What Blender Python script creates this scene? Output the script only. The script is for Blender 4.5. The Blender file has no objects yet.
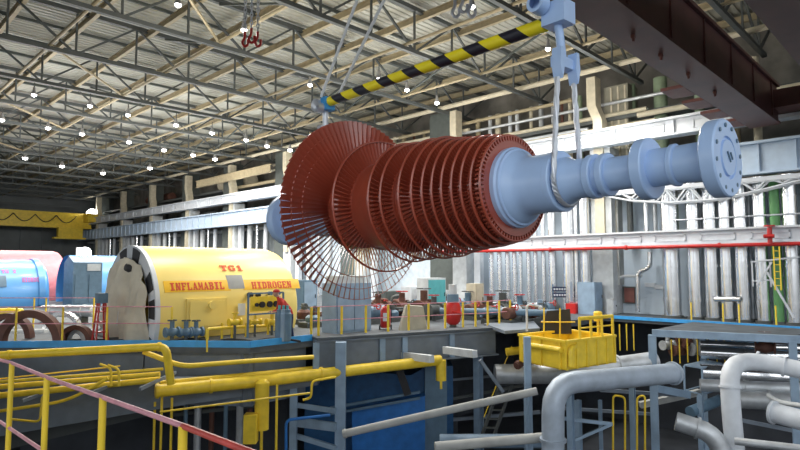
import bpy, bmesh, math, random
from mathutils import Vector as V, Matrix as M
random.seed(7)
C = bpy.context.scene.collection
PI = math.pi
# ------------------------------------------------------------------ camera
F, YAW, PITCH, EYE = 578.0, math.radians(45.5), math.radians(4.16), 2.6
sY, cY = math.sin(YAW), math.cos(YAW)
def P(px, py, X=None, Y=None, Z=None, d=None):
    r = (px-400)/F; u = (225-py)/F
    f = math.cos(PITCH)-u*math.sin(PITCH); up = math.sin(PITCH)+u*math.cos(PITCH)
    a = V((f*sY+r*cY, f*cY-r*sY, up))
    if X is not None: t = X/a.x
    elif Y is not None: t = Y/a.y
    elif Z is not None: t = (Z-EYE)/a.z
    else: t = d/f
    return V((0, 0, EYE))+a*t
cd = bpy.data.cameras.new('camera'); cam = bpy.data.objects.new('camera', cd); C.objects.link(cam)
cd.sensor_width = 36; cd.lens = F/800*36; cd.clip_end = 400
cam.location = (0, 0, EYE); cam.rotation_euler = (PI/2+PITCH, 0, -YAW)
S = bpy.context.scene; S.camera = cam
S.view_settings.view_transform = 'Standard'; S.view_settings.look = 'None'
S.view_settings.exposure = 0.03; S.view_settings.gamma = 1

# ------------------------------------------------------------------ materials
def mat(name, col, rough=.5, metal=0., var=.12, scale=3., bump=0., emit=None):
    m = bpy.data.materials.new(name); m.use_nodes = True
    n = m.node_tree.nodes; l = m.node_tree.links; b = n['Principled BSDF']
    b.inputs['Roughness'].default_value = rough; b.inputs['Metallic'].default_value = metal
    if emit:
        b.inputs['Base Color'].default_value = (*col, 1)
        b.inputs['Emission Color'].default_value = (*col, 1); b.inputs['Emission Strength'].default_value = emit
        return m
    tc = n.new('ShaderNodeTexCoord'); nz = n.new('ShaderNodeTexNoise'); nz.inputs['Scale'].default_value = scale
    nz.inputs['Detail'].default_value = 6
    rp = n.new('ShaderNodeValToRGB'); e = rp.color_ramp.elements
    e[0].position = .3; e[1].position = .7
    e[0].color = (*[max(0, c*(1-var)) for c in col], 1); e[1].color = (*[min(1, c*(1+var)) for c in col], 1)
    l.new(tc.outputs['Object'], nz.inputs['Vector']); l.new(nz.outputs['Fac'], rp.inputs['Fac'])
    l.new(rp.outputs['Color'], b.inputs['Base Color'])
    if bump:
        bp = n.new('ShaderNodeBump'); bp.inputs['Strength'].default_value = bump
        l.new(nz.outputs['Fac'], bp.inputs['Height']); l.new(bp.outputs['Normal'], b.inputs['Normal'])
    return m
K = dict(
 rotor=mat('rotor_red', (.37, .068, .036), .33, 0, .10), blue=mat('shaft_blue', (.44, .62, .93), .42, 0, .05),
 steel=mat('galvanised', (.62, .65, .7), .4, .6), lag=mat('silver_lagging', (.84, .85, .87), .20, .95, .08, 2, .02),
 lag2=mat('dull_lagging', (.52, .55, .58), .45, .5, .2, 2, .1), wht=mat('white_paint', (.63, .67, .72), .5, 0, .07),
 cream=mat('cream_paint', (.55, .50, .38), .6, 0, .12), tan=mat('tan_paint', (.38, .32, .205), .6, 0, .14),
 dkst=mat('dark_steel', (.085, .095, .095), .6, .1), grst=mat('grey_green_steel', (.085, .10, .095), .6),
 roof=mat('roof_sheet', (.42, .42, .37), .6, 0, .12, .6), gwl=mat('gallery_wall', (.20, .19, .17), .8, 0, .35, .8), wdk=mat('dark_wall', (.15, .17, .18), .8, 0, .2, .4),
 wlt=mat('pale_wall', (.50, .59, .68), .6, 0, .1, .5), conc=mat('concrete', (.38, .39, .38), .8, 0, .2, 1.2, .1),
 deck=mat('deck_grey', (.085, .10, .115), .75, 0, .3, 1.5), gird=mat('girder_grey', (.17, .205, .25), .5, 0, .15, 2),
 bgst=mat('blue_grey_steel', (.25, .35, .47), .5, 0, .15, 2), yel=mat('pipe_yellow', (.84, .60, .04), .42, 0, .12),
 ygen=mat('generator_yellow', (.90, .70, .20), .38, 0, .05, 1), yband=mat('band_yellow', (.95, .55, .01), .4, 0, .03),
 red=mat('signal_red', (.48, .02, .018), .35), pink=mat('worn_pink_rail', (.62, .28, .34), .45, 0, .25, 6),
 mar=mat('crane_maroon', (.10, .035, .030), .45, 0, .2, 1), trk=mat('crane_underside', (.17, .06, .05), .5),
 lblue=mat('edge_blue', (.05, .33, .72), .45), tankb=mat('tank_blue', (.015, .09, .23), .45, 0, .2), brblue=mat('bright_blue', (.02, .16, .50), .45, 0, .15),
 gblue=mat('generator_blue', (.09, .31, .66), .4, 0, .06, 1), gpink=mat('casing_pink', (.55, .17, .19), .45), slate=mat('slate_blue', (.11, .19, .27), .5),
 blk=mat('black', (.015, .015, .018), .5), canvas=mat('canvas', (.60, .56, .46), .9, 0, .12, 2, .2),
 brn=mat('rust_brown', (.12, .05, .035), .7, 0, .3, 3), grn=mat('pipe_green', (.10, .28, .10), .45), grn2=mat('sage_green', (.23, .30, .20), .5),
 rope=mat('wire_rope', (.74, .77, .80), .5, .0, .1, 30), lam=mat('lamp_and_fill_glow', (1, .98, .95), emit=14.0), lamb=mat('lamp_case', (.3, .3, .3), .5),
 glow=mat('sodium_glow', (1, .98, .95), emit=14.0), txt=mat('text_red', (.72, .07, .01), .5, 0, .05), txp=mat('text_pink', (.60, .12, .38), .5),
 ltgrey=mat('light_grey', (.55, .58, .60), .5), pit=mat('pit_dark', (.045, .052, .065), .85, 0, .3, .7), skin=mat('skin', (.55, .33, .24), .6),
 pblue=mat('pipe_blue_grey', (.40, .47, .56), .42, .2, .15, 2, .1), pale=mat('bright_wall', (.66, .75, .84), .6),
 panelb=mat('panel_blue', (.46, .57, .70), .5, 0, .06),
 redr=mat('worn_red_rail', (.50, .06, .05), .45, 0, .25, 6),
 navy=mat('navy_cloth', (.02, .035, .09), .9), redc=mat('red_cloth', (.55, .04, .03), .8), teal=mat('teal', (.10, .42, .45), .5), olive=mat('olive_sheet', (.26, .25, .20), .8),
)
for k_, w_ in (('rotor', .7), ('blue', .3), ('gblue', .2)):
    K[k_].node_tree.nodes['Principled BSDF'].inputs['Coat Weight'].default_value = w_; K[k_].node_tree.nodes['Principled BSDF'].inputs['Coat Roughness'].default_value = .14
# striped spreader beam (object coordinates; beam runs along y)
m = mat('hazard_stripe', (1, .8, 0), .4); n = m.node_tree.nodes; l = m.node_tree.links
sx = n.new('ShaderNodeSeparateXYZ'); tc = n.new('ShaderNodeTexCoord'); l.new(tc.outputs['Object'], sx.inputs[0])
a1 = n.new('ShaderNodeMath'); a1.operation = 'MULTIPLY_ADD'; a1.inputs[1].default_value = -1.1
l.new(sx.outputs['Z'], a1.inputs[0]); l.new(sx.outputs['Y'], a1.inputs[2])
a2 = n.new('ShaderNodeMath'); a2.operation = 'MULTIPLY_ADD'; a2.inputs[1].default_value = 1/.60; a2.inputs[2].default_value = .1; l.new(a1.outputs[0], a2.inputs[0])
a3 = n.new('ShaderNodeMath'); a3.operation = 'FRACT'; l.new(a2.outputs[0], a3.inputs[0])
rp = n.new('ShaderNodeValToRGB'); rp.color_ramp.interpolation = 'CONSTANT'
rp.color_ramp.elements[0].color = (.02, .02, .035, 1); rp.color_ramp.elements[1].color = (1, .84, .02, 1); rp.color_ramp.elements[1].position = .46
l.new(a3.outputs[0], rp.inputs[0]); l.new(rp.outputs[0], n['Principled BSDF'].inputs['Base Color']); K['stripe'] = m

# ------------------------------------------------------------------ mesh helpers
def fillet(pts, rad, k=5):
    pts = [V(p) for p in pts]; out = [pts[0]]
    for i in range(1, len(pts)-1):
        a, b, c = pts[i-1], pts[i], pts[i+1]; r = min(rad, (a-b).length*.49, (c-b).length*.49)
        p0 = b+(a-b).normalized()*r; p1 = b+(c-b).normalized()*r
        for j in range(k+1):
            t = j/k; out.append(p0*(1-t)**2+b*2*t*(1-t)+p1*t*t)
    return out+[pts[-1]]
class MB:
    def __init__(s): s.b = bmesh.new()
    def faces(s, vs, fs):
        v = [s.b.verts.new(p) for p in vs]
        for f in fs:
            try: s.b.faces.new([v[i] for i in f])
            except ValueError: pass
        return s
    def frame(s, c, ex, ey, ez):
        c, ex, ey, ez = V(c), V(ex), V(ey), V(ez)
        vs = [c+ex*a+ey*b+ez*d for d in (-1, 1) for b in (-1, 1) for a in (-1, 1)]
        return s.faces(vs, [(0, 2, 3, 1), (4, 5, 7, 6), (0, 1, 5, 4), (2, 6, 7, 3), (0, 4, 6, 2), (1, 3, 7, 5)])
    def box(s, c, sz, rz=0):
        q = M.Rotation(rz, 3, 'Z')
        return s.frame(c, q@V((sz[0]/2, 0, 0)), q@V((0, sz[1]/2, 0)), (0, 0, sz[2]/2))
    def span(s, lo, hi):
        return s.box([(a+b)/2 for a, b in zip(lo, hi)], [abs(b-a) for a, b in zip(lo, hi)])
    def bar(s, p0, p1, w, h, up=(0, 0, 1)):
        p0, p1 = V(p0), V(p1); d = p1-p0; up = V(up)
        sd = d.cross(up)
        if sd.length < 1e-6: sd = d.cross(V((1, 0, 0)))
        sd.normalize(); u = sd.cross(d).normalized()
        return s.frame((p0+p1)/2, d/2, sd*w/2, u*h/2)
    def ibeam(s, p0, p1, w, h, t=.04):
        p0, p1 = V(p0), V(p1); d = (p1-p0).normalized(); sd = d.cross(V((0, 0, 1)))
        if sd.length < .01: u = V((1, 0, 0))
        else: u = sd.normalized().cross(d).normalized()
        s.bar(p0+u*(h-t)/2, p1+u*(h-t)/2, w, t, u); s.bar(p0-u*(h-t)/2, p1-u*(h-t)/2, w, t, u)
        return s.bar(p0, p1, t, h-2*t, u)
    def tube(s, pts, r, n=12, cap=True, closed=False):
        pts = [V(p) for p in pts]; N = len(pts); rs = r if isinstance(r, (list, tuple)) else [r]*N
        t = []
        for i in range(N):
            a = pts[(i-1) % N] if (closed or i) else pts[0]; b = pts[(i+1) % N] if (closed or i < N-1) else pts[-1]
            t.append((b-a).normalized())
        u = t[0].cross(V((0, 0, 1)))
        if u.length < .05: u = t[0].cross(V((1, 0, 0)))
        u.normalize(); rings = []
        for i in range(N):
            u = (u-t[i]*u.dot(t[i])).normalized(); w = t[i].cross(u)
            rings.append([s.b.verts.new(pts[i]+(u*math.cos(2*PI*k/n)+w*math.sin(2*PI*k/n))*rs[i]) for k in range(n)])
        for i in range(N if closed else N-1):
            A, B = rings[i], rings[(i+1) % N]
            for k in range(n): s.b.faces.new((A[k], A[(k+1) % n], B[(k+1) % n], B[k]))
        if cap and not closed:
            s.b.faces.new(rings[0][::-1]); s.b.faces.new(rings[-1])
        return s
    def cyl(s, p0, p1, r, n=16, r1=None): return s.tube([p0, p1], [r, r if r1 is None else r1], n)
    def lathe(s, prof, o, ax, n=48, a0=0, a1=2*PI, close=False):      # prof: (along, radius)
        o, ax = V(o), V(ax).normalized(); u = ax.cross(V((0, 0, 1)))
        if u.length < .05: u = V((1, 0, 0))
        u.normalize(); w = u.cross(ax); full = abs(a1-a0-2*PI) < 1e-6; m = n if full else n+1; R = []
        for z, r in prof:
            R.append([s.b.verts.new(o+ax*z+(u*math.cos(a0+(a1-a0)*k/n)+w*math.sin(a0+(a1-a0)*k/n))*max(r, 1e-4)) for k in range(m)])
        J = len(R)
        for j in range(J if close else J-1):
            A, B = R[j], R[(j+1) % J]
            for k in range(m if full else m-1): s.b.faces.new((A[k], A[(k+1) % m], B[(k+1) % m], B[k]))
        return s
    def prism(s, pts, ext):
        pts = [V(p) for p in pts]; e = V(ext); n = len(pts)
        return s.faces(pts+[p+e for p in pts], [tuple(range(n))[::-1], tuple(range(n, 2*n))]+[(i, (i+1) % n, n+(i+1) % n, n+i) for i in range(n)])
    def sphere(s, c, r, sc=(1, 1, 1), n=12):
        bmesh.ops.create_uvsphere(s.b, u_segments=n, v_segments=max(6, n*2//3), radius=r, matrix=M.Translation(c)@M.Diagonal((*sc, 1))); return s
    def build(s, name, m, parent=None, ang=35):
        bmesh.ops.recalc_face_normals(s.b, faces=s.b.faces)
        if parent is None:
            vs = [v.co for v in s.b.verts]
            o = V([(min(c[i] for c in vs)+max(c[i] for c in vs))/2 for i in range(2)]+[min(c.z for c in vs)])
        else: o = V(parent['_w']) 
        bmesh.ops.translate(s.b, verts=s.b.verts, vec=-o)
        me = bpy.data.meshes.new(name); s.b.to_mesh(me); s.b.free()
        me.materials.append(K[m]); me.shade_smooth(); me.set_sharp_from_angle(angle=math.radians(ang))
        ob = bpy.data.objects.new(name, me); C.objects.link(ob)
        if parent is None: ob.location = o
        else: ob.parent = parent
        ob['_w'] = tuple(o); ALL.append(ob)
        return ob
ALL = []
def tag(o, label, cat, group=None):
    o['label'] = label; o['category'] = cat
    if group: o['group'] = group
    return o
def thing(name, label, cat, loc, group=None):
    o = bpy.data.objects.new(name, None); C.objects.link(o); o.location = loc; o['_w'] = tuple(loc); o.empty_display_size = .2
    ALL.append(o)
    return tag(o, label, cat, group)
def struct(name, mb, m, ang=35):
    o = mb.build(name, m, None, ang); o['kind'] = 'structure'; return o
GL = {  # slab-serif stencil letters: boxes x0,z0,x1,z1 and quads on a unit cell
 'I': [(.3,0,.7,1),(.1,0,.9,.13),(.1,.87,.9,1)], 'L': [(.12,0,.42,1),(.02,.87,.55,1),(.02,0,.95,.13),(.8,0,.95,.32)],
 'F': [(.12,0,.42,1),(.02,0,.55,.13),(.02,.87,.95,1),(.8,.68,.95,1),(.42,.45,.75,.57)], 'H': [(.08,0,.36,1),(.64,0,.92,1),(0,0,.44,.12),(0,.88,.44,1),(.56,0,1,.12),(.56,.88,1,1),(.36,.44,.64,.57)],
 'T': [(.34,0,.66,1),(.2,0,.8,.12),(.02,.87,.98,1),(.02,.65,.16,1),(.84,.65,.98,1)], 'D': [(.1,0,.38,1),(0,0,.6,.12),(0,.88,.6,1),(.68,.14,.96,.86),(.55,.03,.82,.2),(.55,.8,.82,.97)],
 'O': [(.04,.14,.33,.86),(.67,.14,.96,.86),(.22,0,.78,.13),(.22,.87,.78,1)], 'G': [(.04,.14,.33,.86),(.22,0,.82,.13),(.22,.87,.78,1),(.74,.66,.92,1),(.66,0,.92,.45),(.5,.38,1,.48)],
 'E': [(.1,0,.4,1),(0,0,.95,.13),(0,.87,.95,1),(.8,.68,.95,1),(.8,0,.95,.3),(.4,.45,.72,.57)], 'B': [(.1,0,.38,1),(0,0,.72,.12),(0,.88,.7,1),(.3,.45,.75,.57),(.64,.06,.95,.47),(.62,.55,.9,.94)],
 'R': [(.1,0,.38,1),(0,0,.46,.12),(0,.88,.7,1),(.3,.45,.7,.57),(.62,.52,.92,.92),[(.5,.5),(.75,.5),(1,0),(.72,0)],(.7,0,1.02,.12)], '1': [(.34,0,.66,1),(.15,0,.85,.12),[(.1,.75),(.34,1),(.34,.82),(.16,.66)]],
 'N': [(.08,0,.28,1),(.74,0,.92,1),(0,0,.36,.12),(.6,.88,1,1),[(.05,1),(.36,1),(.92,0),(.62,0)]], 'M': [(.06,0,.22,1),(.74,0,.96,1),(0,0,.3,.12),(.66,0,1,.12),[(.06,1),(.32,1),(.56,.25),(.42,.15)],[(.74,1),(.9,1),(.52,.12),(.44,.2)]],
 'A': [[(.4,1),(.6,1),(.98,0),(.66,0)],[(.4,1),(.5,.86),(.22,0),(.06,0)],(.28,.25,.7,.36),(0,0,.34,.12),(.58,0,1.02,.12)], '2': [(.05,.6,.3,.9),(.2,.87,.8,1),(.66,.55,.94,.9),[(.66,.58),(.94,.58),(.35,.12),(.05,.12)],(.03,0,.97,.14)]}
ORD = 'first second third fourth fifth sixth seventh eighth ninth tenth eleventh twelfth thirteenth fourteenth fifteenth sixteenth seventeenth eighteenth nineteenth twentieth'.split()
ORD += ['twenty-'+w for w in ORD[:9]]+['thirtieth']+['thirty-'+w for w in ORD[:9]]
# ================================================================== SETTING
DECK = [P(-60, 345.5, Z=0), P(140, 344, Z=0), P(250, 345, Z=0), P(312, 338, Z=0), P(490, 327.5, Z=0), P(533, 323, Z=0)]
dk = [p.copy() for p in DECK]+[V((26.8, 13.9, 0)), V((29.8, 14.3, 0)), V((29.8, 106, 0)), V((-30, 106, 0)), V((-30, 40, 0))]
struct('floor', MB().prism([p-V((0, 0, .3)) for p in dk], (0, 0, .3)), 'deck')
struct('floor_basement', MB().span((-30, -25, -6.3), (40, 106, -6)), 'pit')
struct('floor_ledge', MB().span((29.8, -8, -.25), (36, 106, 0)), 'deck')
struct('floor_gallery', MB().span((-40, -40, .15), (1.45, 24, .45)), 'conc')
struct('trim_ledge', MB().span((29.7, -8, -.1), (29.83, 14.4, .06)), 'lblue')
t = MB()
for a, b in zip(DECK[:3], DECK[1:4]): t.bar(a+V((0, 0, .02)), b+V((0, 0, .02)), .06, .22)
struct('trim_deck', t, 'lblue')
t = MB()
for a, b in zip(DECK[:3], DECK[1:4]):
    nrm = V((-(b-a).y, (b-a).x, 0)).normalized()*.5
    t.bar(a+nrm+V((0, 0, -1.2)), b+nrm+V((0, 0, -1.2)), .3, 1.8)
struct('wall_deck_front', t, 'gird')
t = MB()
for a, b in zip(DECK[:5], DECK[1:6]):
    nrm = V((-(b-a).y, (b-a).x, 0)).normalized()*5
    t.bar(a+nrm+V((0, 0, -3.3)), b+nrm+V((0, 0, -3.3)), .3, 6)
struct('wall_pit_shade', t, 'pit')  # dark backing behind the deck edge, added to stand for the pit's shade
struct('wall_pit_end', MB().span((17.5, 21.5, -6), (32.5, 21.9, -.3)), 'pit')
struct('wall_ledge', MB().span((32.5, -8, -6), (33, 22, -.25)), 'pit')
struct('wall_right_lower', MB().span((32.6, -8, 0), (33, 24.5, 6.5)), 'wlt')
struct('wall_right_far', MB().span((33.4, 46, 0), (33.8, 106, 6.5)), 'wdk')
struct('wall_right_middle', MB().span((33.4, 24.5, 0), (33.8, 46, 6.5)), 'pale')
struct('wall_right', MB().span((37, -8, 0), (37.4, 107, 16.2)), 'gwl')
t = MB().span((-40, 107, -6), (37.4, 107.5, 16.2))
for i in range(26): t.span((-40+i*3, 106.7, 0), (-39.7+i*3, 107, 9))
struct('wall_far', t, 'wdk')
# corrugated roof, ridges run across the hall
t = MB(); vs = []; fs = []; y = -8.; i = 0
while y < 107:
    for dy, dz in ((0, 0), (.16, 0), (.20, .06), (.36, .06)):
        vs += [(-45, y+dy, 16.05+dz), (37.4, y+dy, 16.05+dz)]
    y += .40
for i in range(len(vs)//2-1): fs.append((2*i, 2*i+1, 2*i+3, 2*i+2))
struct('ceiling', t.faces(vs, fs), 'roof', 10)
# roof trusses, purlins, ties
TY = [7.0, 13.3, 19.6, 25.9, 32.2, 38.5, 44.8, 51.1, 57.4, 63.7, 70, 76.3, 82.6, 88.9, 95.2, 101.5]
for y in TY:
    t = MB(); zb, zt = 13.5, 15.75
    t.bar((-24, y, zb), (34, y, zb), .22, .2); t.bar((-24, y, zt), (36, y, zt), .24, .22)
    x = -24.; k = 0
    while x < 34:
        t.bar((x, y, zb), (x, y, zt), .09, .09); t.bar((x, y, zb) if k % 2 else (x, y, zt), (x+3, y, zt) if k % 2 else (x+3, y, zb), .11, .1)
        x += 3; k += 1
    struct('roof_truss', t, 'dkst')
for i in range(19):
    x = -20.4+3*i; t = MB()
    t.ibeam((x, -6, 15.55), (x, 106.5, 15.55), .20, .36, .05)
    struct('roof_purlin', t, 'tan')
for k in range(0, 34):
    y = 4+k*3.15
    if min(abs(y-q) for q in TY) > .8: struct('roof_joist', MB().bar((-24, y, 15.9), (36, y, 15.9), .12, .16), 'grst')
for x, z in ((1.5, 13.65), (7.8, 13.65), (13.6, 13.65), (20.2, 13.65), (26.4, 13.65)):
    struct('roof_tie', MB().tube([(x, -6, z), (x, 106, z)], .085, 8), 'tan')
for a in range(2, 15):
    y0, y1 = TY[a-1], TY[a]
    struct('roof_brace', MB().bar((7.8, y0, 13.66), (13.6, y1, 13.66), .1, .1), 'tan') if a % 2 else None
    struct('roof_sway', MB().bar((13.6, y0, 13.6), (13.6, y1, 15.6), .1, .1).bar((26.4, y1, 13.6), (26.4, y0, 15.6), .1, .1), 'grst')
struct('eaves_beam', MB().tube([(30.6, -6, 13.75), (30.6, 106, 13.75)], .16, 8), 'cream')
# ------- side wall: crane columns, runway, panel band, walkway
CY = [4.4, 14.8, 25.1, 35.5, 45.8, 56.2, 66.5, 77, 87.3, 97.6]
for i, y in enumerate(CY):
    t = MB(); out = [(31.2, 7), (31.2, 11.2), (30.7, 12.2), (30.7, 13.6)]; w = .27
    prof = [V((31.2, y-w, 4)), V((31.2, y-w, 11.0)), V((31.2, y-w+.35, 11.9)), V((31.2, y-w+.35, 13.6)), V((31.2, y+w+.35, 13.6)), V((31.2, y+w+.35, 11.9)), V((31.2, y+w, 11.0)), V((31.2, y+w, 4))]
    struct('column', t.prism(prof, (.7, 0, 0)), 'cream')
    struct('column_lower', MB().span((31.4, y-.6, 0), (32.6, y+.6, 9.4)), 'ltgrey')
    if i > 1:
        struct('column_back', MB().span((32.2, y+1.2, 0), (33.4, y+3.4, 14)), 'grst')
        struct('column_post', MB().span((31.6, y-1.6, 0), (32.0, y-1.1, 7)), 'wht')
t = MB().span((30.9, -6, 9.4), (31.2, 106, 10.3)).span((30.6, -6, 10.2), (31.4, 106, 10.32)).span((30.6, -6, 9.36), (31.4, 106, 9.46))
for k in range(36):
    y = -5+k*3.1; t.span((30.8, y, 9.4), (30.92, y+.12, 10.3))
    t.span((30.86, y+.5, 9.62), (30.92, y+2.2, 9.67)).span((30.86, y+.5, 10.02), (30.92, y+2.2, 10.07)).span((30.86, y+.5, 9.62), (30.92, y+.55, 10.07)).span((30.86, y+2.15, 9.62), (30.92, y+2.2, 10.07))
struct('runway_beam', t, 'wht')
t = MB().span((30.95, -6, 7.0), (31.1, 105, 8.4)).span((30.7, -6, 8.38), (31.3, 105, 8.5)).span((30.7, -6, 6.94), (31.3, 105, 7.04))
for k in range(75): t.span((30.84, -5+k*1.47, 7.04), (30.97, -4.93+k*1.47, 8.4))
struct('panel_beam', t, 'panelb')
t = MB().span((29.9, -8, 3.72), (30.1, 26, 4.35)).span((29.7, -8, 4.33), (30.6, 26, 4.42)).span((29.7, -8, 3.66), (30.4, 26, 3.74))
for k in range(15):
    y = -7.4+k*2.15
    for q in ((y, 3.86, y+1.5, 3.91), (y, 4.14, y+1.5, 4.19), (y, 3.86, y+.06, 4.19), (y+1.44, 3.86, y+1.5, 4.19)): t.span((29.84, q[0], q[1]), (29.92, q[2], q[3]))
struct('walkway_beam', t, 'wht')
# gallery shelves behind the runway
for z in (6.5, 11.2):
    struct('gallery_slab', MB().span((32.6, -8, z), (37, 106, z+.25)), 'conc' if z < 10 else 'dkst')
# ================================================================== ROTOR
RX = 6.0
def az(y): return 3.595-(y-1.53)*.0146
TH, PV = math.radians(3.5), V((RX, 4.5, 0))      # the whole lift hangs turned a little about the vertical
GEAR0 = len(ALL)
def Pg(px, py, X=RX):
    q = M.Rotation(TH, 3, 'Z'); o = q@(V((0, 0, EYE))-PV)+PV; a = q@(P(px, py, d=1)-V((0, 0, EYE)))
    return o+a*((X-o.x)/a.x)
root = thing('turbine_rotor', 'dark red bladed turbine rotor with pale blue shaft hanging from striped spreader beam', 'turbine rotor', (RX, 4.5, az(4.5)-1.4))
AX0, AX1 = V((RX, 0, az(0))), V((RX, 10, az(10))); AXD = (AX1-AX0).normalized()
def rl(prof, name, m, n=72, close=False, parent=root): return MB().lathe(prof, AX0, AXD, n, close=close).build(name, m, parent)
# blue front shaft
sh = rl([(3.90, .01), (3.90, .49), (3.84, .49), (3.82, .468), (3.79, .466), (3.78, .44), (3.74, .415), (3.70, .37), (3.66, .350), (3.60, .343), (3.29, .343), (3.28, .01)], 'shaft', 'blue')
rl([(3.34, .01), (3.34, .27), (3.14, .262), (3.06, .22), (2.85, .212), (2.72, .18), (2.30, .172), (2.22, .19), (1.95, .185), (1.65, .19), (1.62, .01)], 'journal', 'blue')
for y0, y1, r in ((3.30, 3.215, .350), (2.88, 2.79, .242), (2.73, 2.65, .232), (2.32, 2.20, .310), (2.01, 1.95, .208)):
    rl([(y0, .1), (y0, r-.012), (y0-.012, r), (y1+.012, r), (y1, r-.012), (y1, .1)], 'collar', 'blue')
fl = rl([(1.65, .1), (1.65, .35), (1.635, .362), (1.525, .362), (1.51, .35), (1.51, .20), (1.53, .195), (1.53, .17), (1.505, .165), (1.505, .01)], 'coupling_flange', 'blue', 72)
for k in range(12):
    a = 2*PI*(k+.3)/12; c = AX0+AXD*1.515+V((math.cos(a)*.30, 0, math.sin(a)*.30))
    MB().cyl(c, c-AXD*.012, .02, 10).build('bolt_hole', 'slate', fl)
for k in range(5):
    MB().bar(AX0+AXD*1.50+V((-.05+.025*k, 0, .05-.03*(k % 3))), AX0+AXD*1.50+V((-.03+.025*k, 0, .02-.03*(k % 3))), .012, .012).build('stamped_mark', 'slate', fl)
# rear shaft
rl([(6.98, .01), (7.08, .58), (7.25, .55), (7.3, .36), (8.0, .33), (8.9, .33), (8.92, .47), (8.94, .484), (9.12, .484), (9.14, .47), (9.14, .01)], 'rear_shaft', 'blue')
# drum under the stages
rl([(7.12, .62), (6.84, .62), (6.78, .56), (6.44, .56), (6.40, .66), (6.22, .67), (6.12, .672), (6.06, .69), (5.74, .72), (5.71, .57), (5.55, .57), (5.4, .57), (5.1, .57), (4.9, .57), (4.5, .535), (4.2, .52), (3.98, .50), (3.90, .47), (3.885, .465), (3.885, .3)], 'drum', 'rotor')
ST = [(6.30, .998, .66, 84), (5.68, .860, .585, 80), (5.455, .836, .60, 80), (5.105, .828, .60, 84), (4.88, .813, .60, 84), (4.73, .775, .58, 84), (4.585, .750, .57, 88),
      (4.44, .730, .56, 88), (4.29, .716, .55, 90), (4.15, .703, .545, 90), (4.02, .678, .545, 90), (3.90, .655, .575, 72)]
blm = MB()
for i, (y, R, h, n) in enumerate(ST):
    w = .032 if i else .045
    rl([(y-.004, R-.018), (y-.004, R-.006), (y+.006, R+.006), (y+w*.6, R+.006), (y+w, R-.006), (y+w, R-.018)], 'shroud_ring', 'rotor', 96, True)
    rl([(y, h+.012), (y+.075, h+.012), (y+.075, h-.2), (y, h-.2)], 'disc', 'rotor', 72, True)
    for k in range(n):
        a = 2*PI*k/n; rd = V((math.cos(a), 0, math.sin(a))); tg = V((-math.sin(a), 0, math.cos(a)))
        c = AX0+AXD*(y+(.046 if i == 11 else .038)); ch = (AXD*.022+tg*.013*(1 if i else 1.2)); th = (tg*.022-AXD*.013).normalized()*.0045
        if i == 11: ch, th = AXD*.045+tg*.004, tg*.011; n_ = 0
        blm.frame(c+rd*((R-.015+h)/2), rd*((R-.015-h)/2), ch, th)
o = blm.build('blade_row', 'rotor', root); o['kind'] = 'stuff'
# last stage: 90 long twisted blades, each a part
NB, YB = 88, 6.98
def lastblade(a):
    b = MB(); vs = []; rd = V((math.cos(a), 0, math.sin(a))); tg = V((-math.sin(a), 0, math.cos(a))); c0 = AX0+AXD*YB; n = 9
    for j in range(n):
        t = j/(n-1); r = .58+t*.86; tw = math.radians(20+28*t); ch = .064-.010*t; th = .015-.008*t
        d = AXD*math.cos(tw)+tg*math.sin(tw); q = tg*math.cos(tw)-AXD*math.sin(tw); c = c0+rd*r
        vs += [c+d*ch, c+q*th+d*.01, c-d*ch, c-q*th*.4]
    fs = [tuple(range(4))[::-1], tuple(range(4*n-4, 4*n))]
    for j in range(n-1):
        for k in range(4): fs.append((4*j+k, 4*j+(k+1) % 4, 4*j+4+(k+1) % 4, 4*j+4+k))
    return b.faces(vs, fs)
b0 = lastblade(0).build('blade', 'rotor', root)
pv = AX0+AXD*YB-V(root['_w'])
for k in range(1, NB):
    o = b0.copy(); C.objects.link(o); o.parent = root
    R = M.Translation(pv)@M.Rotation(2*PI*k/NB, 4, AXD*-1)@M.Translation(-pv); o.matrix_local = R
for r in (1.07, 1.26): rl([(YB-.012, r), (YB+.012, r), (YB+.008, r+.009), (YB-.008, r+.009)], 'lacing_wire', 'rotor', 120, True)
rl([(YB-.006, 1.425), (YB+.006, 1.425), (YB+.006, 1.433), (YB-.006, 1.433)], 'tip_wire', 'rotor', 120, True)

# ================================================================== LIFTING GEAR
BZ = 5.465
sb = thing('spreader_beam', 'yellow and black striped spreader beam above the red turbine rotor', 'lifting beam', (RX, 5.5, BZ-.1))
MB().cyl((RX, 3.42, BZ-.01), (RX, 7.88, BZ+.015), .083, 24).build('beam_tube', 'stripe', sb)
e = MB().box((RX, 3.25, BZ+.05), (.24, .30, .26)).build('end_block', 'blue', sb)
MB().lathe([(-.14, .07), (-.14, .11), (.0, .12), (.0, .02)], (RX-.14, 3.38, BZ+.16), (1, 0, 0), 20).build('pin', 'blue', e)
e2 = MB().box((RX, 7.88, BZ-.02), (.20, .16, .22)).build('end_block', 'lblue', sb)
MB().lathe([(-.02, .05), (-.05, .11), (.05, .11), (.02, .05)], (RX-.12, 8.04, BZ-.03), (1, 0, 0), 20, close=True).build('sheave', 'steel', e2)
MB().lathe([(-.03, .04), (-.06, .09), (.06, .09), (.03, .04)], (RX-.16, 7.92, BZ-.10), (1, 0, 0), 20, close=True).build('sheave', 'steel', e2)
hb = thing('hook_block', 'grey crane hook block at the apex of the four lifting ropes', 'crane hook', (RX, 5.35, 8.35))
MB().box((RX, 5.35, 8.8), (.45, .45, .55)).build('sheave_box', 'mar', hb)
MB().tube(fillet([(RX, 5.35, 8.6), (RX, 5.35, 8.3), (RX-.2, 5.35, 8.1), (RX, 5.35, 7.95), (RX+.2, 5.35, 8.1)], .15), .06, 10).build('hook', 'steel', hb)
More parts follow.
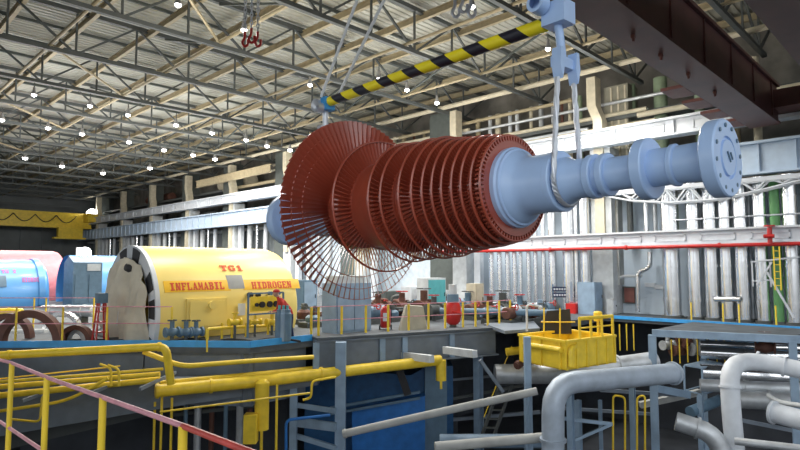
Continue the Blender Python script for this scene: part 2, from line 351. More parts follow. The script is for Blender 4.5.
def wirerope(p0, p1, r, name, lab):
    p0, p1 = V(p0), V(p1); L = (p1-p0).length; d = (p1-p0)/L; u = d.cross(V((1, .2, 0))).normalized(); w = d.cross(u); b = MB(); n = int(L*14)
    for s in range(3):
        b.tube([p0+d*L*i/n+(u*math.cos(i*.9+s*2.094)+w*math.sin(i*.9+s*2.094))*r*.5 for i in range(n+1)], r*.62, 6)
    return tag(b.build(name, 'rope'), lab, 'wire rope')
q0, q1 = Pg(357, 0), Pg(384, 0)
def ext(a, b, z):
    a, b = V(a), V(b); return a+(b-a)*((z-a.z)/(b.z-a.z))
wirerope(Pg(321, 97, RX-.05), ext(Pg(321, 97, RX-.05), q0, 8.2), .026, 'wire_rope', 'twisted wire rope rising from the beam end sheave, the steeper outer one')
wirerope(Pg(337, 98, RX+.1), ext(Pg(337, 98, RX+.1), Pg(384, 0, RX+.05), 8.1), .026, 'wire_rope', 'twisted wire rope rising from the striped beam just inside the sheave')
wirerope((RX-.06, 3.42, BZ+.18), (RX-.04, 5.3, 8.1), .03, 'wire_rope', 'wire rope pair leading up from the pale blue end block, outer strand')
wirerope((RX+.06, 3.46, BZ+.18), (RX+.04, 5.3, 8.1), .03, 'wire_rope', 'wire rope pair leading up from the pale blue end block, inner strand')
# link and sling over the front journal
lk = thing('link_rod', 'pale blue link rod with twin forked eyes under the beam end block', 'lifting link', (RX, 3.25, 4.7))
MB().cyl((RX, 3.25, BZ-.06), (RX, 3.2, 4.92), .05, 16).build('rod', 'blue', lk)
MB().box((RX, 3.2, 4.92), (.32, .12, .12)).build('crosshead', 'blue', lk)
for s in (-1, 1): MB().prism([(RX+s*.16-.025, 3.10, 5.06), (RX+s*.16+.025, 3.10, 5.06), (RX+s*.16+.045, 3.10, 4.86), (RX+s*.16, 3.10, 4.70), (RX+s*.16-.045, 3.10, 4.86)], (0, .12, 0)).build('fork_plate', 'blue', lk)
def strap(y, zt, R, z, name, lab, m='steel'):
    b = MB(); zc = az(y)
    pts = []
    for i in range(9): pts.append(V((RX-.17-(R-.17)*i/8, y, zt+(zc-zt)*i/8)))
    for i in range(1, 24): a = PI+PI*i/24; pts.append(V((RX+R*math.cos(a), y, zc+R*math.sin(a))))
    for i in range(9): pts.append(V((RX+R-(R-.17)*i/8, y, zc+(zt-zc)*i/8)))
    for s in range(3):
        b.tube([p+V((math.cos(i*1.3+s*2.094), math.sin(i*1.3+s*2.094), 0))*.017 for i, p in enumerate(pts)], .019, 8)
    return tag(b.build(name, m), lab, 'sling')
strap(3.168, 4.72, .285, 0, 'rope_sling', 'pale braided rope sling looped under the rotor front journal')
MB_ = MB().cyl((RX, 7.95, BZ-.1), (RX, 7.95, 5.0), .05, 12)
lk2 = thing('link_rod', 'grey link rod hanging below the sheave end of the striped beam', 'lifting link', (RX, 7.95, 4.9))
MB_.build('rod', 'steel', lk2); MB().box((RX, 7.95, 4.98), (.26, .12, .16)).build('crosshead', 'steel', lk2)
strap(7.95, 4.95, .36, 0, 'rope_sling', 'pale braided rope sling around the rotor rear shaft behind the longest blades')
for o in ALL[GEAR0:]:
    if o.parent is None: o.location = M.Rotation(-TH, 3, 'Z')@(o.location-PV)+PV; o.rotation_euler.z = -TH
# overhead crane near the camera
cr = thing('bridge_crane', 'dark maroon overhead bridge crane with two box girders at ceiling height', 'overhead crane', (14, 5.2, 9))
def girder(y0, y1, parent):
    g = MB().span((-12, y0, 9.1), (30.2, y1, 10.75)).span((-12, y0-.09, 9.0), (30.2, y1+.09, 9.1)).span((-12, y0-.12, 10.7), (30.2, y1+.12, 10.82))
    for k in range(14): g.span((-10+k*3, y0-.05, 9.1), (-9.92+k*3, y0, 10.7))
    return g.build('box_girder', 'mar', parent)
ga = girder(5.80, 6.85, cr); gb = girder(2.3, 3.45, cr)
for x in (15.6, 17.6, 20.0, 22.8):
    MB().box((x, 6.3, 8.95), (.10, .10, .1)).cyl((x, 6.3, 8.9), (x, 6.3, 8.8), .04, 8).build('cable_clip', 'trk', ga)
MB().span((29.4, 1.6, 9.6), (31.0, 7.6, 10.4)).build('end_truck', 'mar', cr)
for k in range(4):
    x = 21.5+k*2.2; MB().span((x, 6.95, 9.0), (x+1.3, 7.75, 9.12)).build('walkway_bracket', 'trk', cr)
for y in (3.0, 6.6): MB().lathe([(-.1, .1), (-.1, .3), (.1, .3), (.1, .1)], (31.0, y, 10.6), (1, 0, 0), 20, close=True).build('wheel', 'dkst', cr)
# hanging hooks from the roof crane
def chainhook(px, py, d, name, lab, mt, chm, n=3):
    base = P(px, py, d=d); r = thing(name, lab, 'crane hook', base)
    for k in range(n):
        x = (k-(n-1)/2)*.17; off = V((cY*x, -sY*x, (k % 2)*.1)); b = base+off
        MB().tube(fillet([b+V((0, 0, .42)), b+V((0, 0, .24)), b+V((-.08*cY, .08*sY, .12)), b+V((0, 0, 0)), b+V((.09*cY, -.09*sY, .06)), b+V((.09*cY, -.09*sY, .2))], .08), .035, 8).build('hook', mt, r)
        c = MB()
        for j in range(26 if n == 3 else 14):
            z = .46+j*.11; o2 = V((cY, -sY, 0)) if j % 2 else V((sY, cY, 0)); cc = b+V((0, 0, z))
            c.tube([cc+o2*.035*math.cos(q*PI/4)+V((0, 0, .075*math.sin(q*PI/4))) for q in range(8)], .016, 5, closed=True)
        c.build('chain', chm, r)
chainhook(251, 47, 15, 'chain_sling', 'cluster of red hooks hanging on steel chains beneath the roof', 'red', 'steel')
chainhook(463, 18, 12, 'chain_sling', 'bare steel hooks on chains hanging above the striped beam', 'steel', 'steel', 3)
# far yellow crane
yc = thing('bridge_crane', 'distant yellow overhead bridge crane across the dark end wall', 'overhead crane', (18, 100, 8.6))
MB().span((-18, 99.4, 8.8), (31, 100.8, 11.0)).span((-18, 99.2, 8.6), (31, 101, 8.8)).build('box_girder', 'yel', yc)
MB().span((-18, 99.2, 11.0), (28, 99.3, 11.1)).span((-18, 99.2, 11.9), (28, 99.28, 11.98)).build('handrail', 'dkst', yc)
MB().span((26.2, 98.6, 7.0), (29.6, 99.6, 8.7)).span((25.6, 98.4, 6.9), (30, 99.6, 7.15)).build('cab', 'yel', yc)
MB().span((29.8, 97, 9.6), (31.2, 103, 10.9)).build('end_truck', 'yel', yc)
b = MB()
for k in range(11): b.tube([(-2+k*2.8+2.8*j/8, 99.3, 10.5-1.1*math.sin(PI*j/8)) for j in range(9)], .07, 6)
b.build('festoon_cable', 'blk', yc)
# ================================================================== GENERATORS
def generator(X0, X1, Yc, R, zc, m, label, cat='generator', name='generator'):
    g = thing(name, label, cat, ((X0+X1)/2, Yc, 0)); a = math.asin(zc/R)
    L = X1-X0; ax = ((X0, Yc, zc), (1, 0, 0))
    c = MB().lathe([(0, R), (L-.5, R), (L-.2, R-.1), (L-.04, R-.3), (L, R-.55), (L, .02)], *ax, 48, -a+.01, PI+a-.01).build('casing', m, g, 30)
    return g, c
GX0, GX1, GY, GR, GZ = 8.6, 14.6, 22.6, 2.48, .92
g1, gc = generator(GX0, GX1, GY, GR, GZ, 'ygen', 'yellow cylindrical generator lettered INFLAMABIL HIDROGEN with tarpaulin over its open end', name='hydrogen_generator')
def arc(x0, x1, za, zb, name, m, off=.012, par=None):
    a0, a1 = math.asin((za-GZ)/GR), math.asin((zb-GZ)/GR)
    return MB().lathe([(0, GR), (0, GR+off), (x1-x0, GR+off), (x1-x0, GR)], (x0, GY, GZ), (1, 0, 0), 6, a0, a1).build(name, m, par or gc)
xb = lambda px, z: P(px, 285, Y=GY-math.sqrt(GR**2-(z-GZ)**2)).x
arc(xb(164, 1.9), xb(230, 1.9), 1.70, 2.10, 'warning_band', 'yband'); arc(xb(243, 1.9), xb(299, 1.9), 1.70, 2.10, 'warning_band', 'yband')
arc(xb(228, 1.9), xb(244, 1.9), 1.76, 2.28, 'blank_plate', 'conc', .014)
def glabel(body, px0, px1, z, h, m='txt', par=None):
    t = MB(); x0, x1 = xb(px0, z), xb(px1, z); n = len(body); cw = (x1-x0)/n; a0 = math.asin((z-GZ)/GR)
    def pt(u, v, lift):
        a = a0+v*h/GR; return (u, GY-(GR+lift)*math.cos(a), GZ+(GR+lift)*math.sin(a))
    for i, ch in enumerate(body):
        for q in GL.get(ch, []):
            q = q if isinstance(q, list) else [(q[0], q[1]), (q[2], q[1]), (q[2], q[3]), (q[0], q[3])]
            pts = [(x0+cw*(i+.06+.88*u), v) for u, v in q]
            t.faces([pt(u, v, .014) for u, v in pts]+[pt(u, v, .026) for u, v in pts], [(0, 1, 2, 3), (4, 5, 6, 7), (0, 1, 5, 4), (1, 2, 6, 5), (2, 3, 7, 6), (3, 0, 4, 7)])
    return t.build('lettering', m, par or gc)
glabel('INFLAMABIL', 170, 225, 1.76, .29); glabel('HIDROGEN', 252, 292, 1.74, .29); glabel('TG1', 220, 244, 2.45, .27)
# open end ring with black ports and canvas
a = math.asin(GZ/GR)-.02
ring = MB().lathe([(0, GR+.02), (-.16, GR+.02), (-.16, GR-.60), (0, GR-.60)], (GX0, GY, GZ), (1, 0, 0), 48, -a, PI+a, True).build('end_ring', 'wht', g1)
for ac in (30, 74, 106, 150, 5):
    MB().lathe([(-.165, GR-.06), (-.18, GR-.06), (-.18, GR-.52), (-.165, GR-.52)], (GX0, GY, GZ), (1, 0, 0), 4, math.radians(ac-8.5), math.radians(ac+8.5), True).build('port', 'blk', ring)
vs = []; fs = []; NU, NV = 28, 18
for i in range(NU+1):
    yy = -1.95+3.9*i/NU; zt = GZ+math.sqrt(max(.05, 2.1**2-yy*yy))-.05
    for j in range(NV+1):
        t = j/NV; z = .03+(zt-.03)*t
        x = GX0-.20-.50*(1-(yy/2.1)**2)*(1-.75*t**3)-.16*math.sin(yy*4.2+3.2*t)*(1-t*.5)-.09*math.sin(yy*9+1-4*t)*(1-t*.6)-.05*math.sin(yy*17+5*t)
        vs.append((x, GY+yy, z))
for i in range(NU):
    for j in range(NV):
        q = i*(NV+1)+j; fs.append((q, q+1, q+NV+2, q+NV+1))
cv = MB().faces(vs, fs).build('tarpaulin', 'canvas', g1, 80)
MB().sphere(V((GX0-.36, GY-.45, GZ+1.62)), .27, (.6, 1, .8)).build('shaft_opening', 'blk', g1)
MB().tube([(GX0-.72, GY-.6, 1.0), (GX0-.74, GY-.55, .6), (GX0-.76, GY-.6, .5)], .02, 6).build('tie_cord', 'ltgrey', cv)
# access panel, knob, notice, dials on the near flank
yf = GY-GR-.03
x0, x1 = P(187, 300, Y=yf).x, P(227, 300, Y=yf).x
ap = MB().span((x0, yf-.02, .35), (x1, yf+.25, 1.45)).build('access_panel', 'ygen', g1)
MB().span((x0+.1, yf-.06, .45), (x1-.1, yf-.02, 1.35)).build('raised_cover', 'ygen', ap); MB().cyl((x0+.95, yf-.06, 1.2), (x0+.95, yf-.16, 1.2), .16, 16).build('knob', 'ygen', ap)
xq = P(241, 316, Y=yf).x; MB().span((xq-.15, yf-.05, .75), (xq+.15, yf-.02, 1.2)).build('notice', 'wht', g1)
for px, z in ((250, 1.52), (258, 1.5), (270, 1.55), (278, 1.55)):
    x = P(px, 298, Y=yf).x; MB().cyl((x, yf+.08, z), (x, yf-.1, z), .10 if px < 255 else .075, 14).build('dial', 'blk' if px < 260 else 'slate', g1)
for i, (a_, b_, c_) in enumerate(((168, 190, 212), (205, 230, 262), (255, 275, 300), (60, 90, 130))):
    y_ = 341+i % 2; pa, pb_, pc = P(a_, y_, Z=.04), P(b_, y_-5, Z=.04), P(c_, y_+.5, Z=.04)
    tag(MB().tube([pa*(1-t/12)**2+pb_*2*(t/12)*(1-t/12)+pc*(t/12)**2 for t in range(13)], .04, 6).build('cable', 'blk'), 'black cable curving over the deck %s' % ('just beside the tarpaulin ring', 'in front of the generator access panel', 'at the foot of the gauge rack', 'between the red stand and the brown rings')[i], 'cable')
# second and third machines beyond
g2, c2 = generator(5.6, 11.3, 46, 2.45, .62, 'gblue', 'bright blue generator beside the slate box with faint pink lettering', name='hydrogen_generator')
GX0, GX1, GY, GR, GZ = 5.6, 11.3, 46, 2.45, .62
glabel('HIDROGEN', 22, 45, 1.62, .32, 'txp', c2); glabel('TG 2', 1, 16, 2.2, .3, 'txp', c2)
MB().lathe([(0, GR), (0, GR+.05), (.7, GR+.05), (.7, GR)], (8.1, GY, GZ), (1, 0, 0), 5, .3, .62).build('blank_plate', 'slate', c2)
MB().lathe([(0, GR+.1), (.35, GR+.1), (.35, GR-.3), (0, GR-.3)], (10.6, GY, GZ), (1, 0, 0), 40, -.2, PI+.2, True).build('end_flange', 'gblue', g2)
g3, c3 = generator(7.6, 14.3, 53.5, 2.95, .95, 'gpink', 'salmon red rounded turbine casing just behind the bright blue generator', 'turbine casing', 'turbine_casing')
MB().lathe([(0, 2.95), (0, 3.05), (.3, 3.05), (.3, 2.95)], (8.3, 53.5, .95), (1, 0, 0), 40, 0, PI).build('joint_flange', 'ltgrey', g3)
g4, c4 = generator(13.0, 19, 46.5, 2.5, .95, 'gblue', 'plain blue generator between the slate box and the tarpaulin covered yellow one', name='hydrogen_generator')
bx = thing('exciter_cabinet', 'dark slate blue exciter box with sloping top beside the blue generators', 'cabinet', (12.8, 42.2, 0))
MB().prism([(11.9, 41.2, 0), (11.9, 43.2, 0), (11.9, 43.2, 2.9), (11.9, 42.3, 3.3), (11.9, 41.2, 2.9)], (1.75, 0, 0)).build('housing', 'slate', bx)
MB().span((12.0, 41.12, .3), (12.7, 41.2, 2.1)).build('door', 'slate', bx); MB().span((12.85, 41.12, .3), (13.55, 41.2, 2.1)).build('door', 'slate', bx)
MB().span((12.7, 41.1, 2.35), (13.5, 41.2, 2.8)).build('window', 'ltgrey', bx)

# ================================================================== DECK EQUIPMENT
def rail_line(name, label, pts, h, m_post, m_rail, levels=(1, .55), r=.035, rr=.018, grp=None):
    t = thing(name, label, 'railing', pts[0])
    for p in pts:
        p = V(p); MB().cyl(p, p+V((0, 0, h)), r, 8).build('post', m_post, t)
    for lv in levels: MB().tube([V(p)+V((0, 0, h*lv)) for p in pts], rr, 6).build('rail', m_rail, t)
    return t
def on(px, k=0):       # a point on the deck edge line under image column px, k metres inside
    for a, b in zip(DECK[:5], DECK[1:6]):
        for i in range(200):
            p = a+(b-a)*i/200; f = p.x*sY+p.y*cY; q = 400+F*(p.x*cY-p.y*sY)/f*1.0
            if q >= px:
                nr = V((-(b-a).y, (b-a).x, 0)).normalized(); return p+nr*k+V((0, 0, .0))
    return DECK[-1].copy()
rail_line('deck_railing', 'yellow post railing with thin pink wires along the blue deck edge by the tarpaulin', [on(x, .12) for x in (-40, 17, 64, 108, 172)], 1.25, 'yel', 'pink')
rail_line('deck_railing', 'yellow post railing along the grey girder in front of the red extinguisher', [on(x, .1) for x in (313, 320, 343, 367, 389, 409, 429, 446, 463, 476, 488, 500, 511)], 1.12, 'yel', 'pink', r=.048)
rail_line('deck_railing', 'second yellow post railing further in behind the brown half rings', [P(x, 329, Z=0) for x in (-20, 33, 45, 93)], 1.3, 'yel', 'pink')
# brown half rings waiting on the deck
def halfring(px, py, R, w, d, name, lab, m, thick=.3):
    b = P(px, py, Z=0); ax = V((sY*.95, cY*.95, 0)); t = MB().lathe([(0, R), (thick, R), (thick, R-w), (0, R-w)], b+V((0, 0, .02)), ax, 32, 0.0, PI, True)
    return tag(t.build(name, m), lab, 'casing ring')
halfring(27, 344, 1.12, .26, 22, 'casing_half_ring', 'large rust brown half ring standing open over a pale pipe on the deck', 'brn')
halfring(74, 342, .56, .16, 23, 'casing_half_ring', 'small rust brown half ring beside the red stand', 'brn')
halfring(74, 341, .38, .14, 23, 'casing_half_ring', 'small grey half ring nested inside the small brown one', 'lag2')
halfring(60, 331, .75, .14, 26, 'casing_half_ring', 'thin silver half ring behind the rust brown rings', 'lag')
halfring(5, 339, .9, .2, 26, 'casing_half_ring', 'rust brown half ring partly cut off behind the largest ring', 'brn')
def drum(p0, p1, r, name, lab, cat, m, bands=3, bm='ltgrey'):
    p0, p1 = V(p0), V(p1); t = thing(name, lab, cat, (p0+p1)/2-V((0, 0, r))); d = (p1-p0).normalized()
    MB().lathe([(0, .01), (0, r*.8), (r*.2, r), ((p1-p0).length-r*.2, r), ((p1-p0).length, r*.8), ((p1-p0).length, .01)], p0, d, 24).build('shell', m, t)
    for k in range(bands):
        q = p0+(p1-p0)*(k+.7)/(bands+.4); MB().lathe([(0, r), (0, r+.03), (.06, r+.03), (.06, r)], q, d, 24).build('band', bm, t)
    for k in (.2, .8):
        q = p0+(p1-p0)*k; MB().span((q.x-.15, q.y-.15, 0), (q.x+.15, q.y+.15, q.z-r*.9)).build('saddle', 'dkst', t)
    return t
drum(P(42, 311, d=28), P(95, 311, d=27), .27, 'lagged_cylinder', 'long silver cylinder lying on deck beyond the brown rings', 'cylinder', 'lag2')
drum(P(8, 334, d=23.3), P(47, 333, d=23.2), .17, 'lagged_cylinder', 'pale pipe length lying under the large rust brown half ring', 'cylinder', 'ltgrey', 1)
drum(P(-5, 313, d=30), P(22, 313, d=30), .25, 'lagged_cylinder', 'yellow cylinder lying beneath the bright blue generator', 'cylinder', 'yel', 1, 'yel')
drum(P(92, 334, d=22.6), P(112, 332, d=22.2), .2, 'lagged_cylinder', 'short pale cylinder lying between red stand and tarpaulin', 'cylinder', 'ltgrey', 1)
st = thing('trestle_stand', 'red trestle stand with dark box on top beside the tarpaulin', 'stand', P(100, 342, Z=0)); b = P(100, 342, Z=0)
for sx_ in (-1, 1):
    for sy_ in (-1, 1): MB().bar(b+V((sx_*.2, sy_*.2, 0)), b+V((sx_*.1, sy_*.1, 1.35)), .05, .05).build('leg', 'red', st)
for z in (.35, .7, 1.05): MB().box(b+V((0, 0, z)), (.34-.1*z, .34-.1*z, .04)).build('shelf', 'red', st)
MB().box(b+V((0, 0, 1.52)), (.32, .32, .34)).build('box', 'slate', st)
# gauge rack and yellow manifold in front of the generator
yr = 19.0
xa, xc = P(248, 315, Y=yr).x, P(283, 315, Y=yr).x
gr = thing('gauge_rack', 'dark framed rack of round black gauges before the yellow generator', 'gauge rack', ((xa+xc)/2, yr, 0))
for x in (xa, xc): MB().span((x-.03, yr-.03, 0), (x+.03, yr+.03, 1.62)).build('leg', 'slate', gr)
for z in (.85, 1.62): MB().span((xa, yr-.03, z-.03), (xc, yr+.03, z+.03)).build('cross_bar', 'slate', gr)
pn = MB().span((xa+.1, yr-.01, .95), (xc-.1, yr+.02, 1.5)).build('panel', 'yel', gr)
for i, px in enumerate((256, 261.5, 269, 275.5)):
    x = P(px, 310, Y=yr).x; r = .07 if i == 0 else .115
    gg = MB().cyl((x, yr, 1.2), (x, yr-.09, 1.2), r, 18).build('gauge', 'blk', pn)
def valve(p, r, name, lab, m, mh='red', axis=(1, 0, 0), L=.5, cat='valve'):
    p = V(p); ax = V(axis).normalized(); t = thing(name, lab, cat, p-V((0, 0, r)))
    MB().lathe([(-L/2, .02), (-L/2, r), (-L/2+.06, r), (-L/2+.06, r*.55), (-r*.5, r*.8), (0, r*.95), (r*.5, r*.8), (L/2-.06, r*.55), (L/2-.06, r), (L/2, r), (L/2, .02)], p, ax, 18).build('body', m, t)
    MB().cyl(p, p+V((0, 0, r*2.1)), r*.45, 12).build('bonnet', m, t)
    if 0 < p.z-r < 1: MB().cyl(V((p.x, p.y, 0)), p-V((0, 0, r*.7)), r*.35, 10).build('pedestal', 'dkst', t)
    w = MB().lathe([(-.02, r*.75), (.02, r*.75), (.02, r*.9), (-.02, r*.9)], p+V((0, 0, r*2.3)), (0, 0, 1), 20, close=True)
    for k in range(3): w.bar(p+V((0, 0, r*2.3))-V((math.cos(k*1.047), math.sin(k*1.047), 0))*r*.8, p+V((0, 0, r*2.3))+V((math.cos(k*1.047), math.sin(k*1.047), 0))*r*.8, .02, .02)
    w.build('handwheel', mh, t); MB().cyl(p+V((0, 0, r*2)), p+V((0, 0, r*2.4)), .02, 8).build('stem', 'steel', t)
    return t
ym = thing('valve_manifold', 'yellow manifold pipe along the foot of the yellow generator', 'pipe', (11.3, 19.5, 0))
MB().tube(fillet([P(207, 348, Y=19.3)+V((0, 0, .1)), P(207, 329, Y=19.3), P(222, 328, Y=19.4), P(283, 325, Y=19.6)], .12), .06, 10).build('header', 'yel', ym)
for px in (222, 232, 246, 268): q = P(px, 327, Y=19.45); MB().cyl(q-V((0, 0, .5)), q+V((0, 0, .15)), .045, 10).build('riser', 'yel', ym)
for i, (px, r) in enumerate(((235, .14), (255, .12), (272, .15))): valve(P(px, 322, Y=19.2), r, 'valve', 'yellow valve on the generator manifold, %s' % ('farthest from the gauge rack', 'under the gauge rack start', 'under the gauge rack far corner')[i], 'yel', 'yel')
for i, px in enumerate((172, 186, 196)): valve(P(px, 332, Y=19.4), .17, 'valve', 'dark valve at the generator foot, %s after the tarpaulin' % ORD[i], 'slate', 'dkst')
pb = thing('pump_set', 'cluster of slate blue standing pump cylinders beside the gauge rack', 'pump', P(282, 340, Z=0))
for i, px in enumerate((279, 283, 287)):
    q = P(px, 341, Z=0); MB().lathe([(0, .01), (0, .15), (.95, .15), (1.0, .11), (1.1, .11), (1.12, .01)], q, (0, 0, 1), 16).build('cylinder', 'bgst' if i % 2 else 'slate', pb)
    MB().cyl(q+V((0, 0, 1.1)), q+V((0, 0, 1.25)), .05, 10).build('cap', 'teal', pb)
# centre deck
p = P(336, 334, Z=0)
cb = thing('control_cabinet', 'large pale blue grey cabinet below the rotor blades on the deck', 'cabinet', p+V((1, .4, 0)))
MB().span(p, p+V((1.85, .9, 1.95))).build('housing', 'bgst', cb)
for k in range(2): MB().span(p+V((.06+k*.88, -.03, .1)), p+V((.9+k*.88, 0, 1.85))).build('door', 'bgst', cb)
MB().span(p+V((.1, .1, 1.95)), p+V((1.6, .8, 2.25))).build('top_box', 'ltgrey', cb)
def extinguisher(px, py):
    q = P(px, py, Z=0); t = thing('fire_extinguisher', 'tall red wheeled fire extinguisher with white label behind yellow posts', 'fire extinguisher', q)
    MB().lathe([(.08, .01), (.08, .19), (.12, .21), (.80, .21), (.92, .15), (.98, .07), (.98, .01)], q, (0, 0, 1), 24).build('cylinder', 'red', t)
    MB().cyl(q+V((0, 0, .98)), q+V((0, 0, 1.08)), .04, 10).build('valve', 'blk', t)
    MB().tube(fillet([q+V((.03, 0, 1.05)), q+V((.2, -.12, 1.0)), q+V((.26, -.1, .5)), q+V((.2, -.15, .25))], .1), .018, 8).build('hose', 'blk', t)
    MB().lathe([(.36, .215), (.36, .217), (.70, .217), (.70, .215)], q, (0, 0, 1), 6, 1.9, 2.85).build('label', 'wht', t)
    for s in (-1, 1):
        c = q+V((cY*.24*s, -sY*.24*s, .11)); MB().cyl(c-V((cY, -sY, 0))*.03, c+V((cY, -sY, 0))*.03, .11, 16).build('wheel', 'blk', t)
extinguisher(385.5, 329.5)
q = P(453, 327, Z=0)
rv = thing('pressure_vessel', 'round red vessel with grey top unit beside the yellow posts', 'vessel', q)
MB().lathe([(.1, .01), (.12, .2), (.25, .32), (.45, .35), (.85, .35), (1.05, .28), (1.1, .01)], q, (0, 0, 1), 28).build('vessel', 'red', rv)
MB().cyl(q, q+V((0, 0, .14)), .16, 12).build('foot', 'dkst', rv); MB().cyl(q+V((0, 0, 1.08)), q+V((0, 0, 1.42)), .27, 24, .25).build('motor', 'slate', rv)
MB().cyl(q+V((0, 0, 1.42)), q+V((0, 0, 1.85)), .18, 20).build('motor_cap', 'ltgrey', rv); MB().tube(fillet([q+V((-.3, -.2, .7)), q+V((.1, -.42, .6)), q+V((.3, -.3, .45))], .1), .05, 8).build('branch_pipe', 'red', rv)
q = P(412, 331, Z=0)
ol = MB().prism([q+V((-.5, .2, 0)), q+V((.55, -.35, 0)), q+V((.75, .05, .95)), q+V((.1, .4, 1.0))], (.35, .45, 0)).build('sheeted_crate', 'olive'); tag(ol, 'olive sheeted crate with slanting side behind the yellow posts', 'crate')
# machines further back
def cabinet(px, py, w, dp, h, m, lab, Zb=0, md=None, name='cabinet', lamp=None):
    q = P(px, py, Z=Zb); t = thing(name, lab, 'cabinet', q)
    MB().span(q+V((-w/2, 0, 0)), q+V((w/2, dp, h))).build('housing', m, t)
    MB().span(q+V((-w/2+.06, -.03, .1)), q+V((w/2-.06, 0, h-.1))).build('door', md or m, t)
    MB().span(q+V((w/2-.16, -.06, h*.5)), q+V((w/2-.12, -.03, h*.6))).build('handle', 'blk', t); return t
cabinet(437, 315, 1.5, .8, 2.0, 'ltgrey', 'pale grey cabinet standing beyond the round red vessel', md='teal')
cabinet(418, 313, 1.1, .8, 1.5, 'wht', 'low white cabinet beyond the olive sheeted crate', md='ltgrey')
cabinet(480, 318, .7, .6, 1.75, 'cream', 'narrow cream cabinet in front of the silver risers', md='cream')
cabinet(395, 312, 1.5, .8, 1.2, 'grst', 'dark grey green cabinet behind the red extinguisher', md='grst')
cabinet(310, 316, .9, .8, 1.9, 'slate', 'tall slate cabinet between yellow generator and pale cabinet', md='bgst')
for i, (px, py, r, m) in enumerate(((402, 318, .35, 'brn'), (424, 319, .42, 'brn'), (434, 321, .3, 'dkst'), (468, 318, .35, 'slate'), (490, 322, .32, 'brn'), (503, 322, .4, 'dkst'), (520, 320, .3, 'slate'), (378, 320, .35, 'brn'))):
    q = P(px, py, Z=0); valve(q+V((0, 0, .55)), r, 'gate_valve', '%s gate valve beyond the girder railing, %s from the pale cabinet' % ({'brn': 'rusty brown', 'dkst': 'dark steel', 'slate': 'slate blue'}[m], ORD[[1, 2, 3, 4, 5, 6, 7, 0][i]]), m, ('red', 'dkst')[i % 2], (1, .2, 0), 1.2)
for i, (x0, y0, x1, y1, dd, r, m) in enumerate(((378, 312, 470, 309, 30, .16, 'brn'), (395, 303, 545, 305, 33, .12, 'lag2'), (440, 311, 560, 313, 27, .15, 'slate'), (380, 296, 450, 296, 36, .14, 'grst'))):
    sa_, sb2 = P(x0, y0, d=dd), P(x1, y1, d=dd-1); sp_ = thing('service_pipe', '', 'pipe', (sa_+sb2)/2-V((0, 0, r)))
    MB().cyl(sa_, sb2, r, 12).build('pipe', m, sp_)
    for f_ in (.1, .4, .7, .95): q = sa_+(sb2-sa_)*f_; MB().bar(V((q.x, q.y, 0)), q, .1, .1).build('support', 'dkst', sp_)
    tag(sp_, ('brown horizontal pipe', 'dull silver horizontal pipe', 'slate horizontal pipe', 'grey green horizontal pipe')[i]+' running behind the girder railing', 'pipe')
# gauge board with two rows of small white plates
q = P(564, 312, Z=0); gb_ = thing('gauge_board', 'dark gauge board with two rows of small white plates by the yellow tank', 'instrument board', q)
h1 = V((cY, -sY, 0)); h2 = V((sY, cY, 0))
for s_ in (-.62, .62): MB().bar(q+h1*s_, q+h1*s_+V((0, 0, 1.6)), .06, .06).build('leg', 'slate', gb_)
for rw in (0, 1):
    z_ = V((0, 0, .98+rw*.34)); bd = MB().bar(q-h1*.66+z_, q+h1*.66+z_, .06, .27).build('panel', 'navy', gb_)
    for k in range(8): MB().bar(q+h1*(-.58+k*.15)+z_-h2*.04, q+h1*(-.49+k*.15)+z_-h2*.04, .03, .11).build('plate', 'wht', bd)
cabinet(580, 313.3, 1.0, .6, .55, 'red', 'low red box between gauge board and tall blue grey cabinet', md='red')
cabinet(599, 314.2, .95, 1.0, 1.75, 'bgst', 'tall blue grey cabinet at the end of the blue edged ledge', md='bgst')
cabinet(615, 314.4, .5, .35, .85, 'ltgrey', 'small pale cabinet next to the tall blue grey one', Zb=0, md='wht')
# ================================================================== WALL PIPES
def riser(px, w, X, z0, z1, m, lab, yref=285, bands=(), name='riser_pipe', bm=None, grp=None):
    p = P(px, yref, X=X); d = p.x*sY+p.y*cY; r = max(.06, w*d/F/2*.97)
    t = thing(name, lab, 'pipe', (X, p.y, z0), grp)
    MB().cyl((X, p.y, z0), (X, p.y, z1), r, 20).build('pipe', m, t)
    for z in bands: MB().lathe([(0, r), (0, r+.03), (.1, r+.03), (.1, r)], (X, p.y, z0+(z1-z0)*z), (0, 0, 1), 20).build('band', bm or m, t)
    MB().cyl((X, p.y, z0), (X, p.y, z0+.12), r+.08, 20).build('base_flange', 'dkst', t); return t
big = [(793, 14), (763, 13), (743, 12.5), (727, 11), (712, 12.5), (695, 12.5), (672, 17)]
for i, (px, w) in enumerate(big):
    riser(px, w, 31.3, 0, 6.85, 'lag', 'thick silver riser, %s in the row starting beyond the green riser' % ORD[i], bands=(.13, .38, .62, .85))
riser(778, 9, 31.2, 0, 6.85, 'grn', 'green riser among the thick silver ones', bands=(.3, .7))
thin = [(752, 4), (735, 3), (719, 3), (703, 3)]
for i, (px, w) in enumerate(thin): riser(px, w, 31.8, 0, 6.85, 'lag2', 'thin dull riser between thick silver ones, %s from the green riser' % ORD[i])
med = [(586, 10), (577, 4.5), (569, 12.5), (553, 8.5), (544, 5), (536, 5), (529, 5), (521, 4), (515, 5.5), (508, 5.5), (500, 5.5), (492, 5.5)]
for i, (px, w) in enumerate(med):
    riser(px, w, 31.2, 0, 6.85 if i < 6 else 3.6, 'lag', 'silver riser beyond the gauge board, %s from the tall blue grey cabinet' % ORD[i], bands=(.3, .6) if w > 5 else ())
up = [(646, 5, 'lag'), (612, 9, 'cream'), (630, 6, 'dkst'), (690, 9, 'grn2'), (655, 4, 'lag2')]
